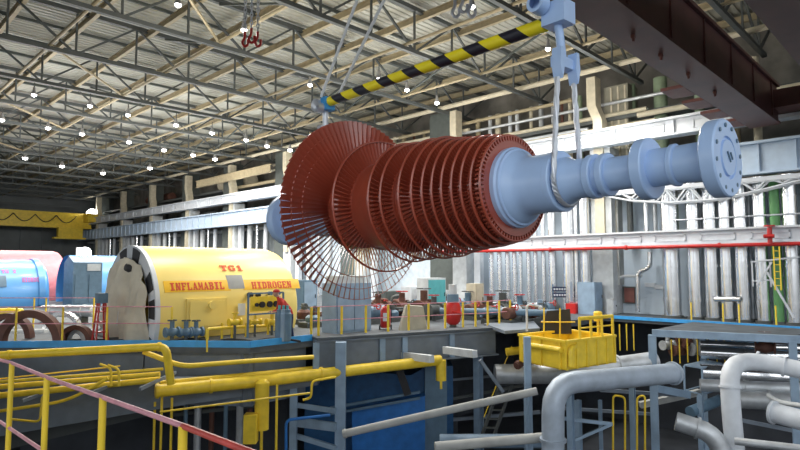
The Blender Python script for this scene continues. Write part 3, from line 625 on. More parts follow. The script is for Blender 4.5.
for i, (px, w, m) in enumerate(up): 
    riser(px, w, 32.0, 4.0, 6.4, m, ('slim silver', 'broad cream', 'dark', 'sage green', 'dull grey')[i]+' riser standing above the walkway beam under the white truss', yref=210)
# box column, pale panels, crooked drain pipe, rusty hatch
p0, p1 = P(622, 280, X=32.3), P(600, 280, X=32.3)
struct('wall_panel', MB().span((32.0, p0.y, 1.6), (32.6, p1.y, 6.4)), 'conc')
p0, p1 = P(641, 300, X=32.4), P(606, 300, X=32.4)
p0, p1 = P(637, 290, X=32.5), P(623, 290, X=32.5)
h = thing('wall_hatch', 'rust coloured square hatch in the pale wall beside the crooked pipe', 'hatch', (32.5, (p0.y+p1.y)/2, .5))
MB().span((32.45, p0.y, .55), (32.6, p1.y, 1.5)).build('frame', 'dkst', h); MB().span((32.4, p0.y+.12, .62), (32.46, p1.y-.12, 1.43)).build('cover', 'trk', h)
X = 31.9
tag(MB().tube(fillet([P(650, 252, X=X), P(650, 268, X=X), P(638, 272, X=X), P(638, 312, X=X)], .3), .13, 12).build('drain_pipe', 'lag'), 'crooked silver drain pipe on the pale wall beside the rusty hatch', 'pipe')
tag(MB().tube(fillet([P(642, 276, X=X+.2), P(622, 276, X=X+.2), P(611, 283, X=X+.2), P(609, 300, X=X+.2)], .3), .08, 10).build('drain_pipe', 'ltgrey'), 'thin bent pipe running under the concrete panel to the small pale cabinet', 'pipe')
for i, (px, py) in enumerate(((650, 285), (660, 287))):
    p = P(px, py, X=32.5); tag(MB().span((32.45, p.y-.28, p.z-.12), (32.6, p.y+.28, p.z+.12)).build('wall_light', 'wht'), 'small white wall light on the pale wall, %s the crooked drain pipe' % ('close to', 'farther from')[i], 'light')
# red main and hydrant
rm = thing('fire_main', 'long red pipe along the underside of the white walkway beam', 'pipe', (29.6, 9, 3.5))
MB().cyl((29.6, -7, 3.6), (29.6, 25.5, 3.6), .085, 12).build('pipe', 'red', rm)
for k in range(7): MB().lathe([(0, .085), (0, .13), (.1, .13), (.1, .085)], (29.6, -5+k*4.4, 3.6), (0, 1, 0), 14).build('flange', 'red', rm)
p = P(770, 240, X=29.5); hy = thing('hydrant_valve', 'red hydrant valve standing up from the long red pipe', 'valve', (29.5, p.y, 3.6))
MB().cyl((29.5, p.y, 3.6), (29.5, p.y, 4.35), .10, 12).build('body', 'red', hy); MB().lathe([(0, .02), (0, .22), (.06, .22), (.06, .02)], (29.5, p.y, 4.38), (0, 0, 1), 16).build('handwheel', 'red', hy)
MB().cyl((29.35, p.y-.2, 3.95), (29.35, p.y+.2, 3.95), .09, 10).build('outlet', 'red', hy)
# bowstring truss
tr = thing('bowstring_truss', 'white bowstring truss spanning above the silver risers beside the rotor coupling', 'truss', (30.2, 9.3, 5.8))
TX = 30.3
top = [(TX, 13.9, 6.62), (TX, 4.2, 6.62)]; botp = [(TX, 13.9, 6.45), (TX, 12.6, 6.1), (TX, 10.6, 5.85), (TX, 8.4, 5.85), (TX, 6.7, 6.1), (TX, 4.6, 6.5)]
for dx in (0, .5):
    MB().bar(V(top[0])+V((dx, 0, 0)), V(top[1])+V((dx, 0, 0)), .14, .2).build('top_chord', 'wht', tr)
    MB().tube([V(q)+V((dx, 0, 0)) for q in botp], .05, 8).build('bottom_chord', 'wht', tr)
    for k in range(8):
        y = 13.2-k*1.15; zb = 5.85+.045*(y-9.5)**2*.8; zb2 = 5.85+.045*(y-.55-9.5)**2*.8
        MB().bar((TX+dx, y, 6.6), (TX+dx, y-.55, min(6.5, zb2)), .07, .07).build('web', 'wht', tr); MB().bar((TX+dx, y-.55, min(6.5, zb2)), (TX+dx, y-1.1, 6.6), .07, .07).build('web', 'wht', tr)
# ladder platform by the green riser
lp = thing('access_platform', 'small galvanised platform with slanting brace before the green riser', 'platform', P(768, 285, X=29.6))
pa, pb2, pc = P(752, 262, X=30.0), P(800, 257, X=30.0), P(752, 290, X=30.0)
MB().bar(pa, pb2, .5, .07).build('deck', 'steel', lp)
for px in (752, 758, 770): q = P(px, 262, X=29.8); MB().bar(q, q-V((0, 0, 1.1)), .05, .05).build('post', 'steel', lp)
MB().bar(P(752, 281, X=29.8), P(770, 280, X=29.8), .06, .06).build('mid_rail', 'steel', lp)
MB().bar(P(767, 272, X=29.7), P(794, 318, X=29.7), .08, .08).build('brace', 'steel', lp); MB().bar(P(757, 285, X=29.7), P(772, 262, X=29.7), .07, .07).build('brace', 'steel', lp)
yl = thing('wall_ladder', 'yellow ladder climbing to the walkway beside the green riser', 'ladder', P(775, 300, X=29.4))
for px in (774, 780): a_ = P(px, 262, X=29.5); MB().bar((29.5, a_.y, 1.6), (29.5, a_.y, 3.5), .05, .05).build('stile', 'yel', yl)
ya, yb_ = P(774, 262, X=29.5).y, P(780, 262, X=29.5).y
for k in range(6): MB().bar((29.5, ya, 1.8+k*.3), (29.5, yb_, 1.8+k*.3), .03, .03).build('rung', 'yel', yl)
for i, px in enumerate((690, 722, 738, 775)):
    q = P(px, 317, X=29.75); tag(MB().cyl((29.95, q.y, 0), (29.95, q.y, .9), .035, 8).build('ledge_post', 'yel'), 'short yellow post on the blue ledge, %s counting from the thickest silver riser' % ORD[i], 'post')
tag(MB().cyl(P(715, 299, X=30.3), P(741, 299, X=30.3), .13, 14).build('bypass_pipe', 'lag'), 'short silver pipe lying across the risers above the blue ledge', 'pipe')
tag(MB().tube([(31.0, 3.8, 5.0), (31.0, 11, 5.0)], .04, 8).build('gallery_rail', 'steel'), 'thin grey handrail above the walkway beam beneath the white truss', 'railing')
# ---------------- upper gallery
gal = [(661, 13.5, 'grn2', 'thick sage green'), (632, 8, 'grn2', 'slim sage green'), (647, 5, 'lag', 'small silver'), (531, 3.5, 'cream', 'cream'), (517, 4, 'wht', 'whitish'), (510, 4, 'wht', 'white'), (498, 6, 'cream', 'broad cream'), (490, 4, 'wht', 'chalk white'),
       (443, 3, 'brn', 'rust brown'), (424, 3, 'tan', 'tan'), (414, 3, 'brn', 'brown'), (404, 5, 'tan', 'broad tan'), (395, 3.5, 'cream', 'pale cream'), (570, 4, 'cream', 'creamy'), (553, 4, 'lag2', 'dull grey'), (700, 10, 'grn2', 'mossy green'), (735, 8, 'tan', 'sandy'), (757, 8, 'cream', 'streaked cream'), (478, 5, 'tan', 'fawn'), (541, 5, 'lag2', 'greyish'), (562, 3, 'brn', 'russet'), (434, 4, 'cream', 'ivory'), (383, 5, 'tan', 'dull tan'), (580, 5, 'grn2', 'pale green')]
for i, (px, w, m, nm) in enumerate(gal):
    riser(px, w, 33.6, 6.75, 13.4 if i != 2 else 11.8, m, nm+' riser pipe in the upper gallery, %s' % ('nearest the maroon crane' if i == 0 else 'beside the grey duct' if i in (1,) else 'a short stub by the green pipes' if i == 2 else 'above the blue shaft' if i in (13, 14) else 'framed by crane girders' if 14 < i < 18 else 'beside the kinked cream column' if i == 23 else 'over the bladed section' if i > 17 else 'above the red rotor'), yref=110)
p0, p1 = P(628, 100, X=32.8), P(604, 100, X=32.8)
du = thing('concrete_duct', 'ribbed grey duct standing beside the slim sage green pipe', 'duct', (33, (p0.y+p1.y)/2, 8)); 
MB().span((32.8, p0.y, 6.75), (34.2, p1.y, 13.3)).build('shaft', 'olive', du)
for k in range(3): MB().span((32.74, p0.y+.1+k*.42, 7.8), (32.8, p0.y+.2+k*.42, 13.2)).build('rib', 'cream', du)
for i, (y0, y1, z, r, m) in enumerate(((12, 26, 10.75, .14, 'cream'), (12.5, 24, 11.5, .12, 'cream'), (4, 13, 11.2, .16, 'cream'), (25, 60, 12.4, .12, 'cream'), (26, 60, 11.3, .18, 'tan'), (17, 32, 12.9, .12, 'tan'), (8, 30, 12.2, .10, 'lag2'), (16, 30, 10.9, .12, 'wht'), (27, 58, 10.6, .14, 'lag2'), (27, 50, 12.9, .10, 'cream'))):
    tag(MB().cyl((32.5, y0, z), (32.5, y1, z), r, 12).build('gallery_pipe', m), ('cream pipe running level just above the runway beam over the shaft', 'thin cream pipe above another above the shaft', 'cream level pipe behind the maroon crane', 'cream level pipe high above the yellow generator', 'thick tan level pipe above the yellow generator', 'tan level pipe just beneath the eaves beam', 'dull grey level pipe crossing behind the cream column with the kink', 'white level pipe just above the rotor front rim', 'dull grey level pipe low behind the far runway', 'thin cream level pipe under the far eaves beam')[i], 'pipe')
for i, (y0, y1, z) in enumerate(((25.5, 44, 11.9), (26, 40, 10.9))):
    tag(MB().ibeam((33, y0, z), (33, y1, z), .3, .45).build('gallery_girder', 'trk'), ('upper' if i == 0 else 'lower')+' dull red girder seen in the gallery over the rotor blades', 'girder')
tag(MB().ibeam((30.2, 47, 12.0), (30.2, 62, 11.9), .3, .8).build('monorail_beam', 'tan'), 'tan beam fixed across the columns above the far white runway', 'beam')
for i, (y0, y1, z, r, m) in enumerate(((66, 71, 8.9, .6, 'wht'), (57.5, 64, 12.4, .9, 'cream'), (78, 86, 12.3, .6, 'brn'))):
    drum((34.6, y0, z), (34.6, y1, z), r, 'gallery_tank', ('white horizontal tank behind the far runway', 'cream horizontal tank high behind far columns', 'rust brown horizontal tank in the darkest far bay')[i], 'tank', m, 2)
k = 0
for i, y in enumerate(CY[3:9]):
    for dy, r, m in ((4.6, .22, 'wht'), (6.2, .16, 'lag'), (7.6, .28, 'ltgrey')):
        k += 1; t = thing('downpipe', 'pale downpipe below the panelled band, %s from the rotor blades' % ORD[k-1], 'pipe', (32, y+dy, 0))
        MB().cyl((32, y+dy, 0), (32, y+dy, 6.9), r, 12).build('pipe', m, t); MB().cyl((32, y+dy, 3.2), (32, y+dy, 3.4), r+.06, 12).build('collar', m, t)

# ================================================================== PIT, GIRDERS, PIPEWORK
def run(pts, r, name, lab, m, cat='pipe', rad=.5, flanges=(), fm=None, n=16, grp=None):
    pts = [V(p) for p in pts]
    if not flanges: return tag(MB().tube(fillet(pts, rad), r, n).build(name, m), lab, cat, grp)
    t = thing(name, lab, cat, pts[0]-V((0, 0, r)), grp); MB().tube(fillet(pts, rad), r, n).build('pipe', m, t)
    for i, f in flanges:
        a, b = pts[i], pts[i+1]; d = (b-a).normalized(); MB().lathe([(-.04, r), (-.04, r*1.18), (.04, r*1.18), (.04, r)], a+(b-a)*f, d, 20).build('flange', fm or m, t)
    return t
# near railing of the viewpoint platform
X = 1.36; tops = [V((X, 7.8, 1.69)), P(0, 360, X=X), P(12, 363, X=X), P(47, 377.5, X=X), P(103, 397.5, X=X), P(183, 426, X=X), P(258, 455, X=X), V((X, .9, 1.86))]
nr = thing('safety_railing', 'yellow posted safety railing with worn pink rails close to the viewer', 'railing', (X, 3, .45))
MB().tube(tops[:6], .015, 10).build('top_rail', 'pink', nr); MB().tube(tops[5:], .016, 10).build('top_rail', 'redr', nr)
MB().tube([(X, 7.8, 1.08), (X, 5.2, 1.16), (X, .9, 1.25)], .015, 10).build('mid_rail', 'pink', nr)
for px, i, r in ((9, 2, .023), (46, 3, .023), (103, 4, .023), (183, 5, .023)):
    q = tops[i]; MB().cyl((q.x, q.y, .45), q, r, 12).build('post', 'yel', nr)
# concrete beam and big yellow header
d = 17
struct('beam_pit', MB().prism([P(-80, 402, d=18.6), P(165, 380, d=18.6), P(318, 371, d=21.3), P(318, 385, d=21.3), P(165, 408, d=18.6), P(-80, 450, d=18.6)], V((sY, cY, 0))*.5), 'gird')
struct('beam_pit', MB().prism([P(-80, 443, d=19.3), P(165, 403, d=19.3), P(165, 412, d=19.3), P(-80, 470, d=19.3)], V((sY, cY, 0))*1.2), 'dkst')
run([P(-60, 358.5, d=16.5), P(166, 346.5, d=17), P(171, 384, d=17.2)], .115, 'yellow_pipe', 'long yellow pipe just below the blue deck edge bending down at its end', 'yel', rad=.25, flanges=((0, .3), (0, .97)))
for i, (a_, b_, r) in enumerate((((-40, 385), (163, 369), .045), ((-40, 390), (160, 374), .075), ((-40, 399.5), (160, 379.5), .09), ((-40, 383), (120, 366), .02))):
    run([P(*a_, d=16.3+.1*i), P(*b_, d=17.2+.1*i)], r, 'yellow_pipe', ('narrow yellow pipe, upper of the parallel set under the long header', 'middle yellow pipe of the parallel set under the long header', 'thickest yellow pipe of the parallel set on the grey beam', 'very thin yellow line just above the parallel yellow pipes')[i], 'yel')
for i, px in enumerate((112, 120)):
    run([P(px-12, 364+i, d=16.4), P(px-1, 368+i, d=16.4), P(px-1, 386, d=16.4)], .035, 'vent_hook', 'yellow hooked vent pipe above the parallel pipes, %s' % ('the one closer to the railing post', 'the one closer to the long header bend')[i], 'yel', rad=.12, n=10)
run([P(-20, 414, d=16), P(68, 401, d=16), P(108, 378, d=16.2)], .045, 'yellow_pipe', 'slanting yellow pipe climbing over the grey beam to the vent hooks', 'yel', n=10)
run([P(8, 419, d=15.5), P(40, 422, d=15.5), P(42, 397, d=15.6), P(48, 392, d=15.6)], .03, 'yellow_pipe', 'small L shaped yellow pipe hanging on the grey beam', 'yel', rad=.15, n=10)
hd = run([P(155, 391, d=18), P(262, 381, d=19.6), P(440, 360, d=22.8)], .20, 'yellow_header', 'thick yellow header pipe with open end running toward the grey column', 'yel', flanges=((0, .02), (0, .5), (1, .3)))
run([P(160, 383.5, d=18.4), P(262, 374, d=20), P(330, 367, d=21.6)], .1, 'yellow_pipe', 'yellow pipe lying just above the thick header', 'yel')
run([P(144, 352, d=17.3), P(160, 358, d=17.2), P(182, 366.5, d=17.2), P(250, 361, d=18.6), P(313, 357, d=20.2)], .075, 'yellow_pipe', 'yellow pipe dipping from the long header and running level to the girder', 'yel', rad=.4)
run([P(207, 352, d=17.6), P(207, 328, d=17.6)], .03, 'yellow_post', 'slim yellow post rising before the yellow generator', 'yel', 'post', n=8)
run([P(160, 412, d=17.6), P(310, 393, d=18.4)], .03, 'yellow_pipe', 'thin yellow line below the thick header', 'yel', n=8)
v = thing('drip_leg', 'fat yellow vertical capped pipe under the thick header', 'pipe', P(261, 430, d=19.3)); q0 = P(262, 382, d=19.4); q1 = P(261.5, 430, d=19.3)
MB().lathe([(0, .01), (.02, .23), ((q0-q1).z, .23), ((q0-q1).z+.1, .14), ((q0-q1).z+.1, .01)], V((q1.x, q1.y, q1.z)), (0, 0, 1), 24).build('shell', 'yel', v); MB().cyl(q1-V((0, 0, .8)), q1, .05, 10).build('drain', 'yel', v)
v = thing('drip_leg', 'short yellow vertical capped pipe hanging behind the girder', 'pipe', P(441, 380, d=22.8)); q0 = P(441, 360, d=22.8); q1 = P(441, 381, d=22.8)
MB().lathe([(0, .01), (.02, .2), ((q0-q1).z, .2), ((q0-q1).z, .01)], q1, (0, 0, 1), 20).build('shell', 'yel', v); MB().cyl(q1-V((0, 0, .3)), q1, .05, 10).build('drain', 'yel', v)
for i, (x0, x1, y0) in enumerate(((162, 154, 396), (172, 167, 398), (155, 150, 402), (277, 270, 385))):
    a_ = P(x0, y0, d=18.3+.2*i); run([a_, V((a_.x, a_.y, -5.9))], .04, 'yellow_post', ('yellow vertical pipe under the open end of the thick header, closest to its mouth', 'yellow vertical pipe under the thick header, second from its mouth', 'yellow vertical pipe beside the grey beam end before the header mouth', 'rusty yellow vertical pipe just beyond the fat capped pipe')[i], 'yel', 'pipe', n=8)
for i, (px, py) in enumerate(((22, 401), (88, 394.5), (140, 389))):
    a_, b_ = P(px, py, d=16.1), P(px, py, d=16.1); b_ = a_+V((sY, cY, 0))*2.5; tag(MB().bar(a_, b_, .07, .09).build('pipe_bracket', 'gird'), 'grey bracket arm under the parallel yellow pipes, %s counting toward the header mouth' % ORD[i], 'bracket')
# steel girder deck with columns
A, B = DECK[3]+V((0, 0, -.02)), DECK[4]+V((0, 0, -.02)); dn = (B-A).normalized(); nr_ = V((-dn.y, dn.x, 0))
A = A-nr_*.35; B = B-nr_*.35
gd = thing('deck_girder', 'long grey steel girder carrying the railed deck on two columns', 'girder', (A+B)/2-V((0, 0, 6)))
MB().ibeam(A+V((0, 0, -.55)), B+V((0, 0, -.55)), .5, 1.05, .06).build('girder', 'gird', gd)
MB().bar(A+nr_*.1+V((0, 0, .04)), B+nr_*.1+V((0, 0, .04)), .75, .09).build('top_plate', 'deck', gd)
for f in (.0, .33, .45, .72): q = A+(B-A)*f; MB().bar(q-nr_*.12+V((0, 0, -.1)), q-nr_*.12+V((0, 0, -1.02)), .08, .22, dn).build('stiffener', 'bgst', gd)
ca = P(341, 342, d=(A.x*sY+A.y*cY)-.3); cb2 = P(478, 350, d=(B.x*sY+B.y*cY)-.1)
MB().box((ca.x, ca.y, (ca.z-6)/2), (.36, .36, ca.z+6), .8).build('column', 'bgst', gd); MB().ibeam((cb2.x, cb2.y, -6), cb2, .3, .3).build('column', 'bgst', gd)
for px0, px1, y, dd in ((400, 432, 357, 23), (445, 475, 352, 22.6)): MB().bar(P(px0, y-2, d=dd), P(px1, y+2, d=dd-1.6), .22, .26).build('outrigger', 'ltgrey', gd)
c0 = P(480, 360, d=21.3); MB().bar(c0, P(503, 392, d=21.5), .1, .12).build('brace', 'gird', gd)
lf = thing('side_frame', 'blue grey side frame of level bars between yellow drip leg and near column', 'frame', P(293, 450, d=21))
q = P(294, 386, d=21); MB().box((q.x, q.y, (q.z-6)/2), (.25, .25, q.z+6), .8).build('upright', 'bgst', lf)
for y0, y1, h in ((405, 411, .16), (422, 427, .3), (436, 448, .16)): MB().bar(P(296, y0, d=21), P(336, y1, d=20.6), .12, h).build('cross_bar', 'bgst', lf)
run([P(286, 450, d=19.5), P(286, 420, d=19.5), P(330, 415, d=20)], .05, 'small_blue_pipe', 'thin blue pipe bending round the side frame', 'brblue', n=8, rad=.2)
# condenser
q = P(350, 420, d=24.5)
ct = thing('condenser_shell', 'dark blue condenser shell under the girder with bright blue lower box', 'condenser', (q.x+1, q.y+1, -6))
e1 = V((cY, -sY, 0)); e2 = V((sY, cY, 0)); o_ = P(305, 372, d=25); o_.z = -6
pr = [(0, 0), (6.3, 0), (6.3, 4.4), (5.2, 4.4), (4.5, 4.0), (1.0, 4.3), (0, 4.0)]
MB().prism([o_+e1*a+V((0, 0, b)) for a, b in pr], e2*1.6).build('shell', 'tankb', ct)
MB().prism([P(352, 412, d=24.2), P(425, 396, d=24.2), P(425, 470, d=24.2), P(352, 480, d=24.2)], e2*.7).build('water_box', 'brblue', ct)
MB().prism([P(425, 360, d=24.6), P(447, 360, d=24.6), P(447, 470, d=24.6), P(425, 470, d=24.6)], e2*.4).build('side_plate', 'slate', ct)
for y0, y1 in ((402, 392), (408, 398)): MB().bar(P(330, y0+6, d=23.9), P(420, y1, d=23.9), .08, .1).build('stay_bar', 'slate', ct)
MB().bar(P(396, 360, d=23.9), P(408, 395, d=23.9), .12, .3).build('rib', 'blk', ct)
run([P(343, 434, d=18.5), P(440, 412, d=18.3), P(537, 391, d=18)], .12, 'grey_handpipe', 'long grey pipe slanting up between the two girder columns', 'conc', flanges=((0, .02),))
run([P(435, 447, d=19), P(560, 436, d=19.5)], .16, 'grey_pipe', 'dull grey pipe low in the pit under the slanting grey pipe', 'conc')
# stair
sa, sb_ = P(484, 425, d=23), P(512, 368, d=24.5)
sr = thing('steel_stair', 'narrow steel stair with thin yellow handrail behind the second girder column', 'stair', P(490, 430, d=23))
for off in (-.4, .4): MB().bar(sa+e1*off*.6-V((0, 0, .8)), sb_+e1*off*.6, .06, .16).build('stringer', 'dkst', sr)
for k in range(9): q = sa-V((0, 0, .8))+(sb_-sa+V((0, 0, .8)))*k/9; MB().bar(q-e1*.24, q+e1*.24, .2, .03).build('tread', 'dkst', sr)
MB().tube([sa+V((0, 0, .3)), sb_+V((0, 0, .9))], .02, 6).build('handrail', 'yel', sr)
# small landing with lamp post
ld = thing('landing', 'small pale landing plate projecting past the girder end', 'platform', P(515, 329, d=21.5))
MB().prism([P(484, 326, Z=.0), P(505, 334, Z=.0), P(540, 331, Z=.0), P(533, 323, Z=.0)], (0, 0, .12)).build('plate', 'gird', ld)
q = P(527, 334, d=21.0); MB().box((q.x, q.y, (q.z-6)/2-.05), (.22, .22, q.z+5.9), .8).build('support_post', 'bgst', ld)
lq = P(527, 331, Z=.12); lm = thing('post_lamp', 'pale bent lamp post standing on the small landing plate', 'lamp', lq)
MB().tube(fillet([lq, lq+V((0, 0, 1.05)), lq+V((.35, -.35, .95))], .2), .04, 10).build('post', 'wht', lm); MB().sphere(lq+V((.38, -.38, .9)), .09).build('head', 'wht', lm)
# large grey pipes
run([P(495, 374, d=24), P(560, 374, d=24), P(655, 361, d=24.5)], .40, 'large_pipe', 'large dusty grey pipe, the upper one below the yellow tank', 'lag2', flanges=((1, .6),))
run([P(553, 470, d=19), P(553, 384, d=19), P(676, 373, d=21.5)], .36, 'large_pipe', 'large blue grey pipe rising from the pit and bending level below yellow tank', 'pblue', rad=.9, flanges=((0, .35), (1, .97)))
run([P(440, 441, d=22), P(548, 441, d=21.5)], .25, 'large_pipe', 'blue grey pipe low beside the riser base below the slanting pipe', 'bgst')
run([P(516, 366, d=22.5), P(550, 347, d=23.5)], .14, 'brown_pipe', 'short rust brown pipe slanting beside the yellow tank', 'brn', flanges=((0, .05), (0, .9)))
run([P(506, 352, d=24), P(540, 348, d=24)], .16, 'yellow_pipe', 'short yellow pipe between the girder end and the yellow tank', 'yel')
# yellow tank
Q = P(565, 341.5, d=20.5); zt = Q.z; zb = zt-1.0
tk = thing('oil_tank', 'open topped yellow steel tank with ribs beside the pale landing', 'tank', (Q.x, Q.y, zb))
l_ = P(519, 336, d=22.5); r_ = P(615, 330, d=22.2); l_.z = r_.z = zt; bk = l_+r_-Q
b = MB()
for a_, c_ in ((Q, l_), (Q, r_), (l_, bk), (r_, bk)): b.prism([a_, c_, V((c_.x, c_.y, zb)), V((a_.x, a_.y, zb))], ((bk-Q).normalized()*.06))
b.prism([V((p_.x, p_.y, zb)) for p_ in (Q, r_, bk, l_)], (0, 0, .05)); b.build('shell', 'yel', tk)
b = MB()
for a_, c_ in ((Q, l_), (Q, r_), (l_, bk), (r_, bk)): b.bar(a_, c_, .14, .08)
b.build('rim', 'yel', tk)
for f in (.03, .22, .42, .62, .82, .98):
    p_ = Q+(r_-Q)*f; MB().bar(p_, V((p_.x, p_.y, zb)), .06, .14).build('rib', 'yel', tk)
for f in (.1, .5, .9):
    p_ = Q+(l_-Q)*f; MB().bar(p_, V((p_.x, p_.y, zb)), .06, .14).build('rib', 'yel', tk)
MB().tube(fillet([Q+V((.1, -.15, -.85)), Q+V((.1, -.15, -.25)), Q+V((.5, -.1, -.2))], .2), .09, 10).build('inlet_pipe', 'yel', tk)
MB().tube([Q+(l_-Q)*.1+V((-.1, -.1, -.3)), Q+(l_-Q)*.9+V((-.1, -.1, -.3))], .1, 10).build('side_pipe', 'yel', tk)
wk = thing('tank_handrail', 'chunky yellow handrail frame standing on the tank corner', 'railing', r_)
m1 = Q+(r_-Q)*.28+V((0, 0, .03)); m2 = Q+(r_-Q)*.95+V((0, 0, .03))
for f in (0, .33, .66, 1): p_ = m1+(m2-m1)*f; MB().cyl(p_, p_+V((0, 0, .75)), .05, 10).build('post', 'yel', wk)
for z in (.38, .72): MB().cyl(m1+V((0, 0, z)), m2+V((0, 0, z)), .07 if z > .5 else .03, 10).build('rail', 'yel', wk)
q = Q+(r_-Q)*.6+(l_-Q)*.3; tp = thing('filler_cap', 'yellow upright canister standing behind the tank handrail', 'canister', q)
q = P(598, 321, d=22); MB().lathe([(0, .01), (0, .16), (.32, .16), (.36, .12), (.38, .01)], q, (0, 0, 1), 20).build('body', 'yel', tp); MB().cyl(q-V((0, 0, 1.2)), q, .05, 10).build('stem', 'yel', tp)
q = P(560, 332, d=23.5); bs = thing('black_screen', 'black sheet metal screen behind yellow bars above the yellow tank', 'screen', q)
MB().prism([P(541, 334, d=23.6), P(572, 334, d=23.6), P(570, 309, d=23.6), P(547, 311, d=23.6)], e2*.05).build('sheet', 'blk', bs)
for px in (544, 560): MB().cyl(P(px, 338, d=23.3), P(px, 308, d=23.3), .03, 8).build('post', 'yel', bs)
MB().cyl(P(541, 322, d=23.3), P(575, 322, d=23.3), .025, 8).build('rail', 'yel', bs)
# ---------------- platform over the pit at the side wall
PA, PB = P(652, 330, Z=0), P(792, 336, Z=0)
pf = thing('pipe_rack_platform', 'blue grey steel platform frame above the silver pipe bank', 'platform', (PA+PB)/2-V((0, 0, 6)))
PC = P(800, 330, Z=0)
MB().prism([PA, PB, V((29.5, PB.y-.3, 0)), V((29.5, PA.y, 0))], (0, 0, -.07)).build('deck_plate', 'deck', pf)
MB().bar(PA+V((0, 0, -.12)), PB+V((0, 0, -.12))+(PB-PA)*.3, .2, .28).build('edge_beam', 'bgst', pf)
for q, w in ((PA, .30), (PB, .26), (P(702, 331, X=28.6), .24)): MB().box((q.x, q.y, (min(q.z, -.2)-6)/2), (w, w, min(q.z, -.2)+6), .3).build('column', 'bgst', pf)
MB().bar(P(655, 388, d=24.3), P(690, 395, d=25), .1, .3).build('bracket', 'bgst', pf)
PT = thing('work_table_frame', 'small blue grey table frame standing among the pipes below the platform', 'stand', P(702, 395, d=25))
qs = [P(684, 366, d=25.5), P(702, 369, d=24.8), P(722, 364, d=25.6), P(706, 361, d=26.4)]
MB().prism(qs, (0, 0, .06)).build('top', 'bgst', PT)
for q in qs: MB().bar(q, q-V((0, 0, 1.25)), .07, .07).build('leg', 'bgst', PT)
for i in range(4): MB().bar(qs[i]-V((0, 0, 1.05)), qs[(i+1) % 4]-V((0, 0, 1.05)), .05, .05).build('brace', 'bgst', PT)
# white bent pipe and the silver bank
run([P(737, 470, d=20), P(731, 408, d=20), P(729, 366, d=20.2), P(752, 360, d=21), P(806, 371, d=20)], .30, 'white_bent_pipe', 'white lagged pipe rising from the pit and bending level beside the platform column', 'wht', rad=.75, flanges=((1, .5), (3, .1), (3, .6)))
bank = [(344, 349, .2, 'lag'), (352, 358, .28, 'lag'), (372, 379, .36, 'lag'), (385, 390, .26, 'lag2'), (399, 404, .36, 'lag2')]
for i, (y0, y1, r, m) in enumerate(bank):
    run([P(700 if i != 4 else 735, y0, d=26.5-i*.6), P(860, y1+2, d=24.6-i*.6)], r, 'bank_pipe', 'level %s pipe in the bank below the platform, %s from the top' % ('bright silver' if m == 'lag' else 'dull silver', ORD[i]), m, flanges=((0, .3), (0, .6)))
run([P(772, 412, d=20), P(830, 428, d=18.5)], .33, 'stub_pipe', 'pale capped pipe stub pointing into the pit beside the platform column', 'wht', flanges=((0, .03),))
run([P(676, 421, d=20.5), P(716, 434, d=20), P(727, 470, d=19.8)], .32, 'elbow_pipe', 'grey elbow pipe dropping into the pit beside the white bent pipe', 'lag2', rad=.8, flanges=((0, .55),))
run([P(690, 412, d=24), P(720, 400, d=25)], .22, 'elbow_pipe', 'dark slate pipe end behind the grey elbow', 'slate')
run([P(735, 441, d=19), P(830, 452, d=17.5)], .12, 'bank_pipe', 'low grey pipe along the bottom of the pit beyond the white bent pipe', 'lag2')
run([P(768, 395, d=22.5), P(778, 402, d=22), P(830, 410, d=20)], .09, 'bank_pipe', 'thin pale pipe with a kink beside the platform column', 'ltgrey', rad=.3)
valve(P(765, 346, d=23.5)-V((0, 0, .05)), .26, 'gate_valve', 'rust brown gate valve on the silver bank over the white bent pipe', 'brn', 'brn', (.3, -1, 0), .7)
for i, px in enumerate((672, 680, 688, 698, 708, 717, 725, 733)):
    q = P(px, 362-(i % 3), d=26.5); tag(MB().cyl(q-V((0, 0, .1)), q+V((0, 0, 1.0)), .03, 8).build('barrier_post', 'yel'), 'slim yellow barrier post under the platform, %s counting from its corner column' % ORD[i], 'post')
for i, px in enumerate((614, 620, 627, 634)):
    q = P(px, 346, d=27); tag(MB().cyl(q-V((0, 0, .2)), q+V((0, 0, 1.0)), .03, 8).build('barrier_post', 'yel'), 'slim yellow post in the shade under the blue ledge, %s from the yellow tank' % ORD[i], 'post')
for i, (px, py, r) in enumerate(((668, 345, .22), (678, 350, .26), (696, 349, .3), (688, 342, .2), (712, 345, .25), (722, 350, .22))):
    valve(P(px, py, d=27), r, 'gate_valve', 'small %s valve below the platform plate, %s counting from its corner column' % (('steel', 'rusty')[i % 2], ORD[[0, 1, 3, 2, 4, 5][i]]), ('lag2', 'brn')[i % 2], 'dkst', (1, -.4, 0), .7)
